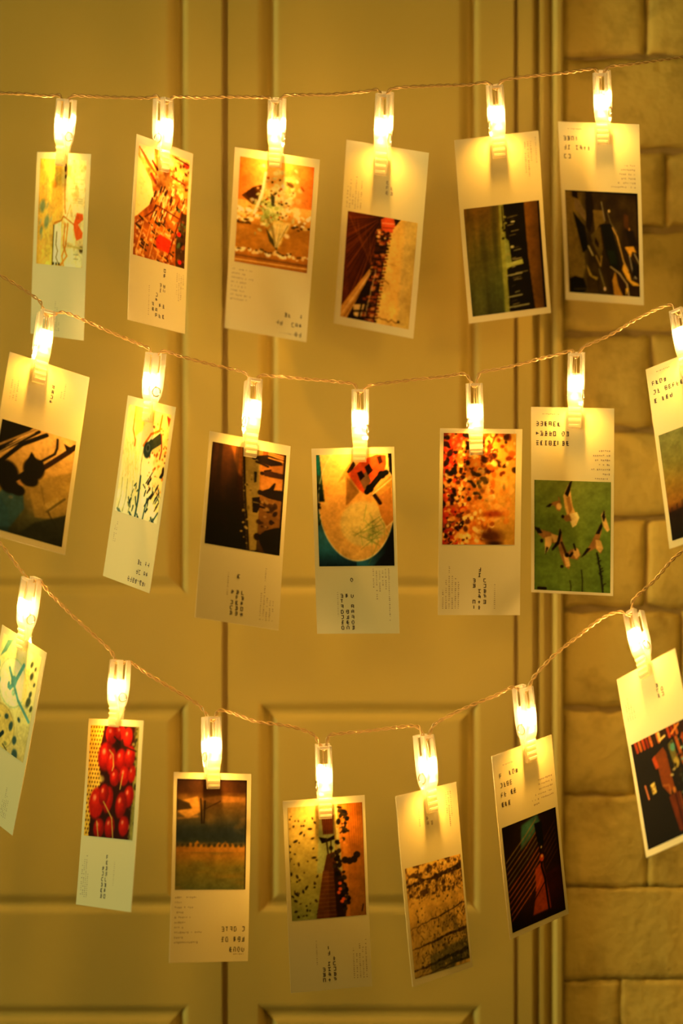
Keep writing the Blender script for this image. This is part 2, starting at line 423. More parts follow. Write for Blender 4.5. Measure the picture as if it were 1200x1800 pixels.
class Pic:
    def __init__(self, color, seed=1):
        self.a = np.empty((CH, CW, 3)); self.a[:] = hexc(color)
        self.r = np.random.RandomState(seed)
        self.rr = random.Random(seed)
    def mix(self, mask, color):
        c = hexc(color) if not isinstance(color, np.ndarray) else color
        self.a += (c - self.a) * mask[..., None]
    def vgrad(self, stops, mask=None):
        v = np.array([s[0] for s in stops]); cs = np.array([hexc(s[1]) for s in stops])
        g = np.stack([np.interp(VV, v, cs[:, k]) for k in range(3)], -1)
        m = 1.0 if mask is None else mask[..., None]
        self.a += (g - self.a) * m
    def hgrad(self, stops, mask=None):
        v = np.array([s[0] for s in stops]); cs = np.array([hexc(s[1]) for s in stops])
        g = np.stack([np.interp(UU, v, cs[:, k]) for k in range(3)], -1)
        m = 1.0 if mask is None else mask[..., None]
        self.a += (g - self.a) * m
    def noise(self, nu, nv, octaves=3):
        out = np.zeros((CH, CW)); amp = 1.0; tot = 0
        for o in range(octaves):
            a, b = int(nu * 2**o) + 2, int(nv * 2**o) + 2
            g = self.r.rand(b + 1, a + 1)
            x = UU * (a - 1); y = VV * (b - 1)
            i = x.astype(int); j = y.astype(int); fx = x - i; fy = y - j
            fx = fx*fx*(3-2*fx); fy = fy*fy*(3-2*fy)
            n = (g[j, i]*(1-fx) + g[j, i+1]*fx)*(1-fy) + (g[j+1, i]*(1-fx) + g[j+1, i+1]*fx)*fy
            out += n * amp; tot += amp; amp *= 0.5
        return out / tot
    def grain(self, nu, nv, lo, hi, color, mask=None, strength=1.0):
        n = self.noise(nu, nv)
        m = np.clip((n - lo) / (hi - lo), 0, 1) * strength
        if mask is not None: m = m * mask
        self.mix(m, color)
    def polymask(self, pts):
        m = np.zeros((CH, CW), bool)
        n = len(pts)
        with np.errstate(divide='ignore', invalid='ignore'):
            for k in range(n):
                x0, y0 = pts[k]; x1, y1 = pts[(k+1) % n]
                if y0 == y1: continue
                m ^= ((y0 > VV) != (y1 > VV)) & (UU < (x1-x0) * (VV-y0) / (y1-y0) + x0)
        return m.astype(float)
    def poly(self, pts, color, alpha=1.0, blur=0):
        m = self.polymask(pts)
        if blur: m = self.blurm(m, blur)
        self.mix(m * alpha, color)
    def blurm(self, m, n):
        for _ in range(n):
            p = np.pad(m, 1, mode='edge')
            m = (p[1:-1, 1:-1]*2 + p[:-2, 1:-1] + p[2:, 1:-1] + p[1:-1, :-2] + p[1:-1, 2:]) / 6
        return m
    def ell(self, cu, cv, ru, rv, color, rot=0, alpha=1.0, soft=0.12):
        R = max(ru * 1.0, rv * 1.5) * 1.3
        i0, i1 = max(0, int((cu-R)*CW)), min(CW, int((cu+R)*CW) + 2)
        j0, j1 = max(0, int((cv-R/1.5)*CH)), min(CH, int((cv+R/1.5)*CH) + 2)
        if i1 <= i0 or j1 <= j0: return
        x = UU[j0:j1, i0:i1] - cu; y = (VV[j0:j1, i0:i1] - cv) * 1.5
        c, s = math.cos(rot), math.sin(rot)
        d = np.sqrt(((x*c + y*s) / ru)**2 + ((-x*s + y*c) / (rv*1.5))**2)
        m = np.clip((1 + soft - d) / (2*soft), 0, 1) * alpha
        sub = self.a[j0:j1, i0:i1]
        sub += (hexc(color) - sub) * m[..., None]
    def ring(self, cu, cv, ru, rv, w, color, alpha=1.0):
        d = np.sqrt(((UU-cu)/ru)**2 + ((VV-cv)/rv)**2)
        self.mix(np.clip(1 - np.abs(d - 1) / w, 0, 1) * alpha, color)
    def line(self, pts, w, color, alpha=1.0):
        """w: width in u"""
        for (x0, y0), (x1, y1) in zip(pts[:-1], pts[1:]):
            pad = w * 1.5
            i0, i1 = max(0, int((min(x0,x1)-pad)*CW)), min(CW, int((max(x0,x1)+pad)*CW) + 2)
            j0, j1 = max(0, int((min(y0,y1)-pad)*CH)), min(CH, int((max(y0,y1)+pad)*CH) + 2)
            if i1 <= i0 or j1 <= j0: continue
            x = UU[j0:j1, i0:i1] - x0; y = (VV[j0:j1, i0:i1] - y0) * 1.5
            dx, dy = x1-x0, (y1-y0)*1.5
            t = np.clip((x*dx + y*dy) / max(dx*dx + dy*dy, 1e-9), 0, 1)
            d = np.hypot(x - t*dx, y - t*dy)
            m = np.clip((w*0.5 - d) / 0.006 + 0.5, 0, 1) * alpha
            sub = self.a[j0:j1, i0:i1]
            sub += (hexc(color) - sub) * m[..., None]
    def specks(self, n, box, size, colors, stretch=(0.6, 1.8), alpha=0.9, rot=None):
        for _ in range(n):
            u = self.rr.uniform(box[0], box[2]); v = self.rr.uniform(box[1], box[3])
            s = self.rr.uniform(*size)
            self.ell(u, v, s, s * self.rr.uniform(*stretch) / 1.5, self.rr.choice(colors),
                     self.rr.uniform(0, PI) if rot is None else rot + self.rr.uniform(-.25, .25), alpha, 0.25)
    def result(self):
        # soft lens and print grain
        b = np.stack([self.blurm(self.a[..., k], 2) for k in range(3)], -1)
        g = (self.noise(30, 45, 2) - .5) * .16 + (self.noise(7, 10, 2) - .5) * .22
        a = np.clip(b * (1 + g)[..., None], 0, 1)
        lin = np.where(a <= 0.04045, a / 12.92, ((a + 0.055) / 1.055) ** 2.4)
        lin = lin.reshape(GH, SS, GW, SS, 3).mean((1, 3))
        return np.clip(1.06 * (lin / INK_BALANCE) ** 1.25, 0.004, 0.75)

def pic_bow_collage():
    p = Pic((238, 190, 80), 3)
    p.hgrad([(0, (215, 150, 50)), (.25, (235, 190, 75)), (.45, (225, 165, 50)), (.6, (235, 205, 125)), (1, (232, 200, 130))])
    p.grain(4, 6, .5, .8, (222, 150, 70), (UU < .45).astype(float), .6)
    for k in range(70): p.line([(p.rr.uniform(0,.5),p.rr.uniform(0,1)),(p.rr.uniform(0,.5),p.rr.uniform(0,1))], .02, p.rr.choice([(240,195,85),(215,150,60),(230,175,60)]), .18)
    p.grain(10,14,.5,.75,(205,140,60),None,.5)
    p.poly([(.28,.26),(.36,.2),(.52,.25),(.55,.6),(.3,.6)], (218,160,60), .7, 6)
    p.line([(.57,.1),(.56,.28),(.58,.45),(.6,.5)], .03, (205,130,45), .8)
    p.ell(.56,.08,.025,.04,(95,45,15)); p.ell(.57,.16,.018,.02,(95,50,15))
    p.ell(.33,.24,.06,.03,(215,120,30),0,.7,.5)
    for u,v,a,b in ((.10,.45,.055,.06),(.20,.595,.05,.065),(.09,.68,.03,.04)):
        p.ell(u,v,a,b,(120,125,80),.2,.85,.35)
    for u,v in ((.05,.44),(.2,.44),(.06,.6),(.29,.57),(.10,.74)):
        p.ell(u,v,.02,.035,(165,150,90),.4,.7,.4)
    p.poly([(.36,.62),(.52,.58),(.53,.97),(.37,1)], (235,215,150))
    p.line([(.36,.62),(.355,1)], .022, (95,70,20))
    p.line([(.43,.68),(.42,.8),(.46,.86),(.43,.92),(.49,.98)], .018, (135,95,35))
    p.line([(.37,.6),(.52,.57),(.56,.53),(.78,.6)], .02, (190,110,30))
    for pts in ([(.6,.6),(.58,.8),(.66,.9),(.52,1)], [(.66,.6),(.63,.8),(.56,.9),(.6,1)]):
        p.line(pts, .03, (210,125,35), .9)
    p.poly([(.78,.6),(.84,.49),(.97,.5),(.98,.55),(.87,.6),(.98,.67),(.97,.72),(.85,.75),(.79,.65)], (222,95,25), 1, 2)
    p.line([(.62,.55),(.7,.42)], .02, (200,140,60), .7)
    for v in (.18,.22,.27,.36,.38,.4): p.line([(.72+.05*math.sin(v*40),v),(.95,v+.005)], .014, (195,165,95), .7)
    p.ell(.96,.83,.04,.03,(70,45,12),0,.9,.4); p.line([(.68,.8),(.98,.82)], .03, (205,165,80))
    for v in (.88,.92): p.line([(.8,v),(.9,v)], .015, (150,130,80), .7)
    for u in (.38,.44,.5): p.ell(u,.98,.018,.015,(60,40,15))
    return p

def pic_city_from_above():
    p = Pic((205, 115, 30), 5)
    p.vgrad([(0,(245,190,90)),(.35,(225,130,40)),(.7,(200,100,25)),(1,(170,85,25))])
    p.grain(8,12,.45,.75,(130,55,12),None,.7)
    p.grain(14,22,.55,.72,(250,190,100),None,.8)
    p.poly([(.02,.12),(.28,.3),(.34,.42),(.26,.52),(.05,.64),(0,.66),(0,.1)], (240,205,115))
    p.poly([(0,0),(.3,0),(.32,.16),(.05,.1)], (250,205,120))
    for k in range(4): p.line([(.02+.04*k,.03+.02*k),(.22+.05*k,.17+.02*k)], .02, (190,85,25))
    p.line([(.28,.12),(.38,.18)], .04, (110,35,10)); p.line([(.27,.24),(.36,.3)], .05, (150,50,15))
    for k in range(70):
        u=p.rr.uniform(.3,.95); v=p.rr.uniform(.3,.62)
        p.line([(u,v),(u-.03,v+.05)], p.rr.uniform(.012,.03), p.rr.choice([(90,35,10),(250,200,110),(150,60,15),(60,30,10),(245,180,80)]))
    p.line([(.02,.72),(.35,.56),(.42,.5),(.85,.56)], .02, (110,40,12))
    p.line([(.9,.5),(.62,1)], .03, (120,40,12))
    for k in range(46):
        u=p.rr.uniform(.0,.7); v=p.rr.uniform(.64,1)
        p.line([(u,v),(u+.07,v+.02)], p.rr.uniform(.015,.035), p.rr.choice([(55,35,12),(70,35,10),(215,130,40),(225,140,50),(45,35,15)]))
    for k in range(5): p.line([(.05+.13*k,.98),(.18+.13*k,.68)], .015, (225,145,55))
    p.poly([(.9,.5),(1,.5),(1,1),(.82,1),(.8,.8)], (55,35,14), .85, 4)
    p.specks(30,(.75,.45,1,1),(.012,.03),[(120,75,25),(90,95,45),(35,25,12),(150,70,25)])
    p.poly([(.42,.8),(.5,.75),(.72,.78),(.68,.9),(.44,.88)], (205,45,12), .9, 2)
    p.ell(.86,.7,.04,.02,(220,35,15)); p.ell(.9,.95,.035,.02,(205,35,20)); p.ell(.93,.06,.06,.03,(210,60,25))
    p.line([(.7,.02),(.98,.05)], .02, (85,35,12)); p.poly([(.68,.06),(.92,.08),(.9,.16),(.7,.15)], (240,170,70),.8)
    p.line([(.66,.2),(.92,.24)], .025, (120,40,12)); p.specks(20,(.7,.05,1,.3),(.01,.025),[(90,35,12),(240,190,100)])
    return p

def pic_bouquet():
    p = Pic((205, 120, 35), 7)
    p.vgrad([(0,(225,130,45)),(.45,(235,165,75)),(.6,(190,120,40)),(1,(170,100,30))])
    p.hgrad([(0,(205,95,20)),(.35,(240,170,80)),(.7,(235,160,75)),(1,(200,90,20))], (VV < .4).astype(float)*.7)
    p.poly([(0,.62),(1,.6),(1,.83),(0,.85)], (172,108,32)); p.grain(3,14,.5,.75,(195,128,45),((VV>.61)&(VV<.86)).astype(float),.6)
    p.poly([(.05,.36),(.2,.27),(.36,.22),(.36,.42),(.2,.43)], (95,50,15),1,1)
    p.poly([(.1,.34),(.2,.27),(.3,.33),(.22,.42)], (70,34,12), 1, 1)
    C1=[(238,205,130),(245,215,150),(225,190,110),(205,190,110),(235,180,95),(215,165,85)]
    for k in range(230):
        a=p.rr.gauss(0,1); b=p.rr.gauss(0,1)
        p.ell(.56+.13*a,.36+.12*b,p.rr.uniform(.012,.05),p.rr.uniform(.008,.028),p.rr.choice(C1),p.rr.uniform(0,3),.7,.35)
    for k in range(110):
        p.ell(.40+.08*p.rr.gauss(0,1),.48+.08*p.rr.gauss(0,1),p.rr.uniform(.012,.04),p.rr.uniform(.006,.02),p.rr.choice([(165,160,75),(190,180,95),(145,140,60),(215,195,115),(120,110,45)]),p.rr.uniform(0,3),.7,.3)
    for k in range(34): p.ell(.52+p.rr.uniform(-.2,.24),.34+p.rr.uniform(-.2,.2),p.rr.uniform(.008,.022),p.rr.uniform(.005,.014),p.rr.choice([(80,55,20),(110,80,35),(190,90,30),(150,100,40)]),p.rr.uniform(0,3))
    p.poly([(.44,.30),(.5,.33),(.5,.42),(.46,.42)], (70,60,35),.9,1); p.ell(.7,.2,.05,.02,(110,75,30),.5,.9)
    p.line([(.36,.12),(.33,.3),(.28,.42),(.24,.5)], .035, (240,215,150)); p.line([(.38,.2),(.33,.38)], .02, (205,170,90))
    for k in range(60):
        u=p.rr.choice([p.rr.uniform(0,.3),p.rr.uniform(.78,1)])
        p.ell(u,.53+p.rr.uniform(-.07,.06),p.rr.uniform(.015,.045),p.rr.uniform(.008,.022),p.rr.choice([(240,205,130),(245,220,160),(225,175,85),(170,110,40)]),p.rr.uniform(-.6,.6),.85)
    for k in range(16): p.ell(p.rr.choice([p.rr.uniform(0,.25),p.rr.uniform(.75,1)]),.6+p.rr.uniform(-.02,.02),p.rr.uniform(.015,.04),.010,(75,45,15),p.rr.uniform(-.3,.3),.9)
    m = p.blurm(p.polymask([(.38,.56),(.74,.55),(.66,.72),(.57,.82),(.46,.7)]), 5)*np.clip((p.noise(16,9)-.25)*4,0,1); p.mix(m*.9, (222,178,92))
    p.poly([(.4,.63),(.46,.68),(.58,.8),(.57,.83),(.46,.75)], (60,50,20),.9,1)
    for k in range(50): p.line([(p.rr.uniform(.42,.7),.58),(.56+p.rr.uniform(-.02,.02),.8)], .006, p.rr.choice([(150,110,45),(205,165,80),(235,200,125),(95,75,30)]), .55)
    for k in range(40):
        u=p.rr.random()
        p.ell(u,.87+.012*math.sin(u*31)+p.rr.uniform(-.012,.012),p.rr.uniform(.015,.04),p.rr.uniform(.008,.02),p.rr.choice([(243,215,150),(235,195,115),(220,170,90)]),p.rr.uniform(-.5,.5),.9)
    for k in range(20):
        u=p.rr.random(); p.ell(u,.855+.012*math.sin(u*31),.018,.009,(80,50,18),p.rr.uniform(-.5,.5),.9)
    p.poly([(0,.91),(1,.91),(1,1),(0,1)], (160,95,30), .9, 2)
    p.line([(0,.97),(1,.96)], .02, (215,155,70)); p.line([(.0,.93),(1,.93)], .02,(95,55,18),.7)
    p.ell(.86,.22,.04,.01,(180,85,25),.9); p.ell(.78,.12,.05,.012,(220,150,70),.5)
    return p

def pic_pagoda():
    p = Pic((225, 165, 75), 9)
    p.hgrad([(0,(225,165,75)),(.78,(225,163,70)),(.85,(196,150,70)),(1,(190,145,65))])
    p.poly([(0,0),(.66,0),(.62,.15),(.57,.4),(.54,.6),(.5,1),(0,1)], (62,30,12))
    p.poly([(0,0),(.45,0),(.42,.35),(.1,.85),(0,.9)], (100,42,12))
    for k in range(30):
        p.line([(.45,.01+.012*k*.3),(-.05+.012*k*.6,.03+.035*k)], p.rr.uniform(.006,.014), p.rr.choice([(60,25,10),(135,62,20),(80,35,12),(45,20,9)]), .8)
    for k in range(26):
        a=k/25; p.line([(.42*a,.02+.5*a*p.rr.uniform(.2,1)),(.42*a+.04,.06+.5*a)], .008, (150,75,25), .5)
    p.poly([(0,.9),(.42,.45),(.44,.5),(.12,1),(0,1)], (190,125,50)); p.line([(.02,.97),(.42,.5)], .012, (225,165,80)); p.line([(.05,1),(.43,.53)], .01, (110,62,24))
    p.poly([(.1,1),(.42,.5),(.45,1)], (40,22,12))
    # ragged tower edge of stacked eaves, lanterns and lattice
    for k in range(190):
        v=p.rr.uniform(.08,1); e=.60-.13*v+.02*math.sin(v*38)
        u=e-abs(p.rr.gauss(0,.055))
        p.poly([(u-.03,v),(u+.03,v-.008),(u+.025,v+.02),(u-.025,v+.022)], p.rr.choice([(150,60,20),(110,42,15),(175,80,28),(40,20,10),(60,28,12),(200,120,50),(35,18,10)]), .85)
    for k in range(14):
        v=.14+.063*k; e=.62-.13*v
        p.line([(e-.16,v+.012),(e-.02,v),(e+.045,v-.012)], .016, (35,18,10)); p.ell(e+.02,v+.022,.018,.014,p.rr.choice([(165,70,24),(120,50,18),(45,22,10)]))
    for k in range(9): p.line([(.46-.012*k,.5+.05*k),(.46-.012*k,.55+.05*k)], .009, (215,165,90))
    p.poly([(.48,.03),(.56,-.01),(.72,.0),(.7,.06),(.66,.09),(.66,.13),(.56,.145),(.5,.12)], (215,85,35), 1, 1); p.line([(.5,.06),(.69,.05)], .012, (240,150,80)); p.line([(.52,.1),(.67,.09)], .012, (140,45,18))
    p.poly([(.66,0),(.76,.0),(.72,.04),(.69,.07)], (50,25,12)); p.specks(14,(.46,.12,.62,.24),(.008,.02),[(40,20,10),(200,90,35),(235,170,80)])
    p.poly([(.18,.86),(.34,.84),(.3,.98),(.2,.96)], (215,160,80)); p.line([(.2,.92),(.36,.9)], .03, (35,20,10)); p.line([(.3,.84),(.27,1)], .03, (35,20,10)); p.line([(.22,.98),(.4,.96)], .03, (35,20,10))
    p.line([(.6,.42),(.74,.43)], .008, (190,130,55)); p.line([(.56,.6),(.61,.585),(.64,.6),(.66,.61)], .012, (130,80,30))
    p.line([(.5,.95),(.56,.935),(.6,.95),(.66,.945),(.7,.965),(.74,.935),(.8,.96),(.86,.95)], .012, (110,65,25)); p.ell(.84,.945,.018,.014,(60,35,15))
    return p

def pic_skyline_on_end():
    p = Pic((70, 60, 22), 12)
    p.hgrad([(0,(110,85,25)),(.15,(120,95,30)),(.3,(95,80,30)),(.44,(125,115,40)),(.5,(150,130,50)),(.52,(40,30,12)),(.78,(30,22,10)),(.8,(120,75,22)),(1,(85,52,18))])
    p.vgrad([(0,(130,75,20)),(.4,(105,85,28)),(.8,(72,75,35)),(1,(60,62,34))], (UU < .46).astype(float)*.55)
    p.grain(12,1.2,.45,.8,(60,52,20),(UU < .5).astype(float),.6)
    p.poly([(.46,0),(.52,0),(.53,.6),(.5,1),(.44,1)], (150,135,52), .8, 2)
    p.poly([(.52,.03),(.55,.1),(.55,.22),(.58,.3),(.57,.5),(.62,.53),(.6,.6),(.51,.6),(.5,1),(.84,1),(.8,.5),(.79,0),(.53,0)], (30,22,10))
    p.poly([(.5,.3),(.56,.34),(.58,.55),(.5,.58)], (150,140,60), .9)
    p.poly([(.5,.55),(.72,.52),(.73,.565),(.5,.59)], (165,150,65))
    for k in range(26):
        v=p.rr.uniform(.1,.98); u=p.rr.uniform(.54,.62); l=p.rr.uniform(.03,.16)
        p.line([(u,v),(u+l,v-.008)], .011, p.rr.choice([(130,105,60),(170,140,80),(95,75,40),(185,160,95)]), .8)
    for v,l in ((.66,.2),(.86,.18),(.955,.26)): p.line([(.5,v),(.5+l,v-.01)], .02, (150,130,75))
    p.ell(.63,.17,.03,.008,(195,170,110)); p.ell(.6,.4,.025,.012,(190,165,95))
    p.line([(.5,.02),(.5,.25)], .012, (60,45,18)); p.specks(10,(.48,.1,.56,.5),(.01,.02),[(35,25,10),(160,140,60)])
    p.hgrad([(.8,(125,75,22)),(1,(80,50,18))], ((UU > .8) & (VV < .5)).astype(float)*.5)
    p.poly([(.97,0),(1,0),(1,1),(.96,1)], (35,25,10))
    return p

def pic_golden_shards():
    p = Pic((48, 32, 12), 15)
    p.hgrad([(0,(120,85,25)),(.2,(105,78,28)),(.3,(60,42,15)),(.6,(48,32,12)),(1,(52,32,12))])
    p.grain(5,4,.45,.8,(85,60,20),None,.6)
    p.poly([(0,0),(.1,0),(.22,.4),(.25,.75),(.2,.85),(0,.82)], (122,90,32)); p.grain(7,3,.5,.75,(90,62,20),(UU<.22).astype(float),.6)
    p.poly([(.1,.2),(.26,.34),(.3,.55),(.22,.6)], (28,22,10)); p.poly([(.1,0),(.17,0),(.18,.08),(.1,.06)], (35,22,10))
    p.poly([(.12,.07),(.2,.1),(.28,.2),(.28,.3),(.13,.18)], (115,85,40))
    p.poly([(.29,0),(.37,0),(.4,.2),(.33,.4),(.28,.35)], (38,26,12))
    p.poly([(.38,.18),(.52,.18),(.54,.3),(.46,.32),(.4,.42)], (108,80,30))
    p.poly([(.48,.32),(.62,.3),(.7,.55),(.74,.76),(.6,.72),(.54,.6)], (26,22,10)); p.poly([(.55,.56),(.66,.56),(.7,.7),(.6,.7)], (32,34,16))
    p.poly([(.34,.42),(.47,.34),(.5,.55),(.46,.66),(.36,.5)], (95,70,24)); p.poly([(.4,.44),(.45,.5),(.44,.55),(.39,.5)],(40,26,10))
    p.poly([(.26,.7),(.34,.82),(.42,.83),(.4,.86),(.3,.82)], (175,130,40)); p.poly([(.26,.8),(.4,.86),(.42,1),(.28,1)], (70,48,15))
    p.poly([(.02,.86),(.1,.83),(.22,.85),(.26,.95),(.22,1),(.02,1)], (26,20,9)); p.line([(.08,.96),(.25,.95)], .02, (70,52,20))
    p.line([(.3,.53),(.36,.62)], .016, (205,165,85)); p.line([(.4,.62),(.46,.72),(.48,.62)], .016, (165,120,45)); p.line([(.44,.75),(.52,.95)], .02, (120,95,45)); p.ell(.51,.94,.015,.02,(225,170,100))
    p.line([(.64,.34),(.7,.42),(.78,.66),(.84,.75)], .016, (200,145,60)); p.line([(.58,.2),(.62,.3),(.7,.38)], .01, (120,95,55)); p.line([(.5,.1),(.54,.28)], .012, (130,110,70)); p.ell(.6,.185,.015,.015,(190,150,80))
    p.poly([(.78,.68),(.86,.78),(.88,.84),(.98,.87),(1,.89),(.9,.89),(.82,.83),(.76,.74)], (200,140,40), 1, 1)
    p.poly([(.8,.52),(.92,.51),(.96,.57),(.9,.56),(.88,.62)], (200,135,35), 1, 1); p.line([(.86,.6),(.92,.82)], .012, (160,135,90)); p.line([(.93,.58),(1,.68)], .012, (190,160,100))
    p.poly([(.66,.76),(.7,.9),(.76,1),(.64,1),(.62,.85)], (165,112,32)); p.poly([(.68,.78),(.8,.84),(.82,.95),(.76,.99),(.7,.88)], (50,30,14)); p.line([(.6,.72),(.72,.78),(.82,.88),(.84,1)], .018, (175,140,80)); p.poly([(.8,.92),(.84,.92),(.8,1)],(205,150,45))
    p.poly([(.8,.2),(.86,.22),(.86,.36),(.8,.32)], (95,50,15), .8, 4); p.ell(.87,.36,.012,.03,(180,115,40))
    p.poly([(.82,.36),(.92,.36),(.98,.5),(.86,.5)], (36,24,12), 1, 2); p.poly([(.9,.64),(.98,.7),(.96,.84),(.9,.8)], (28,18,9)); p.line([(.93,.8),(.95,.82)], .015,(170,140,95))
    p.poly([(0,0),(1,0),(1,.025),(0,.01)], (25,16,8)); p.poly([(.975,0),(1,0),(1,.6),(.985,.6)], (22,14,7))
    return p

def pic_raised_arms():
    p = Pic((205, 150, 70), 18)
    p.vgrad([(0,(225,165,85)),(.35,(200,145,65)),(.6,(140,105,45)),(.8,(85,75,40)),(1,(50,48,28))])
    p.poly([(.45,.5),(1,.3),(1,.75),(.6,.8)], (160,120,50), .8, 8)
    p.grain(3,3,.5,.75,(190,145,65),((VV>.4)&(UU>.4)).astype(float),.5)
    p.poly([(0,.05),(0,.6),(.25,.8),(.3,1),(0,1)], (45,62,55), 1, 5)
    p.poly([(.15,.62),(.4,.58),(.45,.75),(.3,.95),(0,1),(0,.8)], (55,80,75), .85, 6)
    p.poly([(0,-.02),(.42,0),(.02,.3),(0,.3)], (22,14,8)); p.line([(0,.25),(.5,-.02)], .03, (165,120,60)); p.line([(0,.32),(.5,.02)], .04, (26,16,9))
    p.line([(.02,.42),(.3,.18),(.6,.03)], .055, (28,17,9)); p.line([(0,.33),(.44,.04)], .015, (200,150,75))
    p.line([(.46,.36),(.74,.18),(.76,.12),(.75,.04)], .03, (34,20,10))
    p.line([(.5,.42),(.7,.28),(.92,.12),(.99,.06)], .065, (58,30,12)); p.poly([(.84,.06),(.92,.075),(1,.04),(1,.09),(.9,.14)], (40,22,10))
    p.ell(.15,.48,.17,.12,(26,17,10)); p.ell(.5,.37,.14,.10,(30,19,11)); p.poly([(.38,.35),(.44,.22),(.52,.28),(.6,.27),(.64,.36),(.5,.48)], (30,19,11))
    p.line([(.42,.42),(.28,.52)], .07, (26,18,11)); p.line([(.3,.54),(.36,.5)], .03, (185,130,60)); p.ell(.36,.53,.04,.03,(175,120,55))
    p.ell(.33,.6,.1,.05,(24,20,14)); p.ell(.22,.58,.12,.07,(24,20,14)); p.ell(.46,.48,.12,.06,(30,22,14))
    p.ell(.26,.68,.03,.015,(105,100,75)); p.poly([(.7,.66),(.86,.56),(.9,.62),(.78,.72)], (180,140,65), .6, 4)
    p.line([(.74,.72),(.95,.56)], .03, (95,75,35), .8); p.line([(.76,.72),(.9,.85)], .02, (60,45,25), .7); p.line([(.62,.5),(.7,.66)], .015, (120,90,40), .6)
    p.poly([(.6,.85),(1,.7),(1,1),(.4,1)], (42,40,26), .85, 10)
    return p

def pic_camera_and_reeds():
    p = Pic((242, 210, 130), 21)
    p.vgrad([(0,(240,200,105)),(.4,(240,205,120)),(1,(236,212,140))])
    for k in range(26): p.line([(p.rr.uniform(0,.45),p.rr.uniform(.25,.4)),(p.rr.uniform(0,.5),p.rr.uniform(.7,1))], .009, (225,175,85), .55)
    p.poly([(.62,0),(1,0),(1,.95),(.8,.8),(.72,.4)], (232,170,80), .5, 10)
    p.specks(60,(.62,.1,1,.75),(.008,.022),[(205,110,35),(150,75,25),(220,140,55),(110,60,25)])
    p.line([(.18,.0),(.18,.22),(.26,.31),(.26,.36)], .03, (215,115,35)); p.poly([(.16,0),(.45,0),(.4,.2),(.24,.28)], (238,195,60), .8, 4)
    p.line([(.46,.34),(.6,.22),(.78,.17),(.8,.03)], .035, (215,105,25)); p.line([(.83,.2),(.88,.34),(.86,.42)], .025, (150,45,15))
    p.poly([(.6,.27),(.8,.17),(.86,.28),(.66,.37),(.58,.42),(.48,.40),(.5,.34)], (62,58,35)); p.ell(.56,.37,.09,.075,(48,52,38)); p.ell(.57,.35,.05,.04,(85,80,55)); p.ell(.57,.35,.028,.022,(45,45,32))
    p.line([(.63,.26),(.79,.185)], .02, (225,190,115)); p.poly([(.66,.36),(.84,.29),(.82,.36),(.72,.39)], (200,160,85))
    p.line([(.47,.38),(.46,.5),(.5,.75),(.5,1)], .015, (150,130,75)); p.line([(.49,.62),(.5,.85),(.48,1)], .035, (50,70,60))
    for k in range(34):
        u=p.rr.uniform(.25,1); v=p.rr.uniform(.68,1)
        p.line([(u,v),(u+p.rr.uniform(-.06,.06),v+p.rr.uniform(.02,.07))], p.rr.uniform(.012,.03), p.rr.choice([(45,65,58),(60,75,55),(90,95,60),(30,45,42)]))
    for k in range(16):
        u=p.rr.uniform(.68,1); v=p.rr.uniform(.5,.85)
        p.line([(u,v),(u-.05,v+.05)], p.rr.uniform(.015,.035), p.rr.choice([(60,40,20),(30,35,30),(95,60,25)]))
    for u in (.08,.2,.33): p.line([(u,.68),(u+.02,.85),(u-.02,.98)], .014, (130,115,60), .8)
    for u in (.0,.04,.28,.3): p.line([(u+.05,.97),(u+.1,1)], .02, (60,80,65))
    p.poly([(.9,.02),(.99,.04),(.97,.12)], (185,60,20)); p.ell(.97,.52,.025,.04,(50,25,10)); p.line([(.7,.8),(.66,1)], .025, (55,75,65)); p.line([(.98,.9),(.88,1)], .025, (60,75,60))
    return p

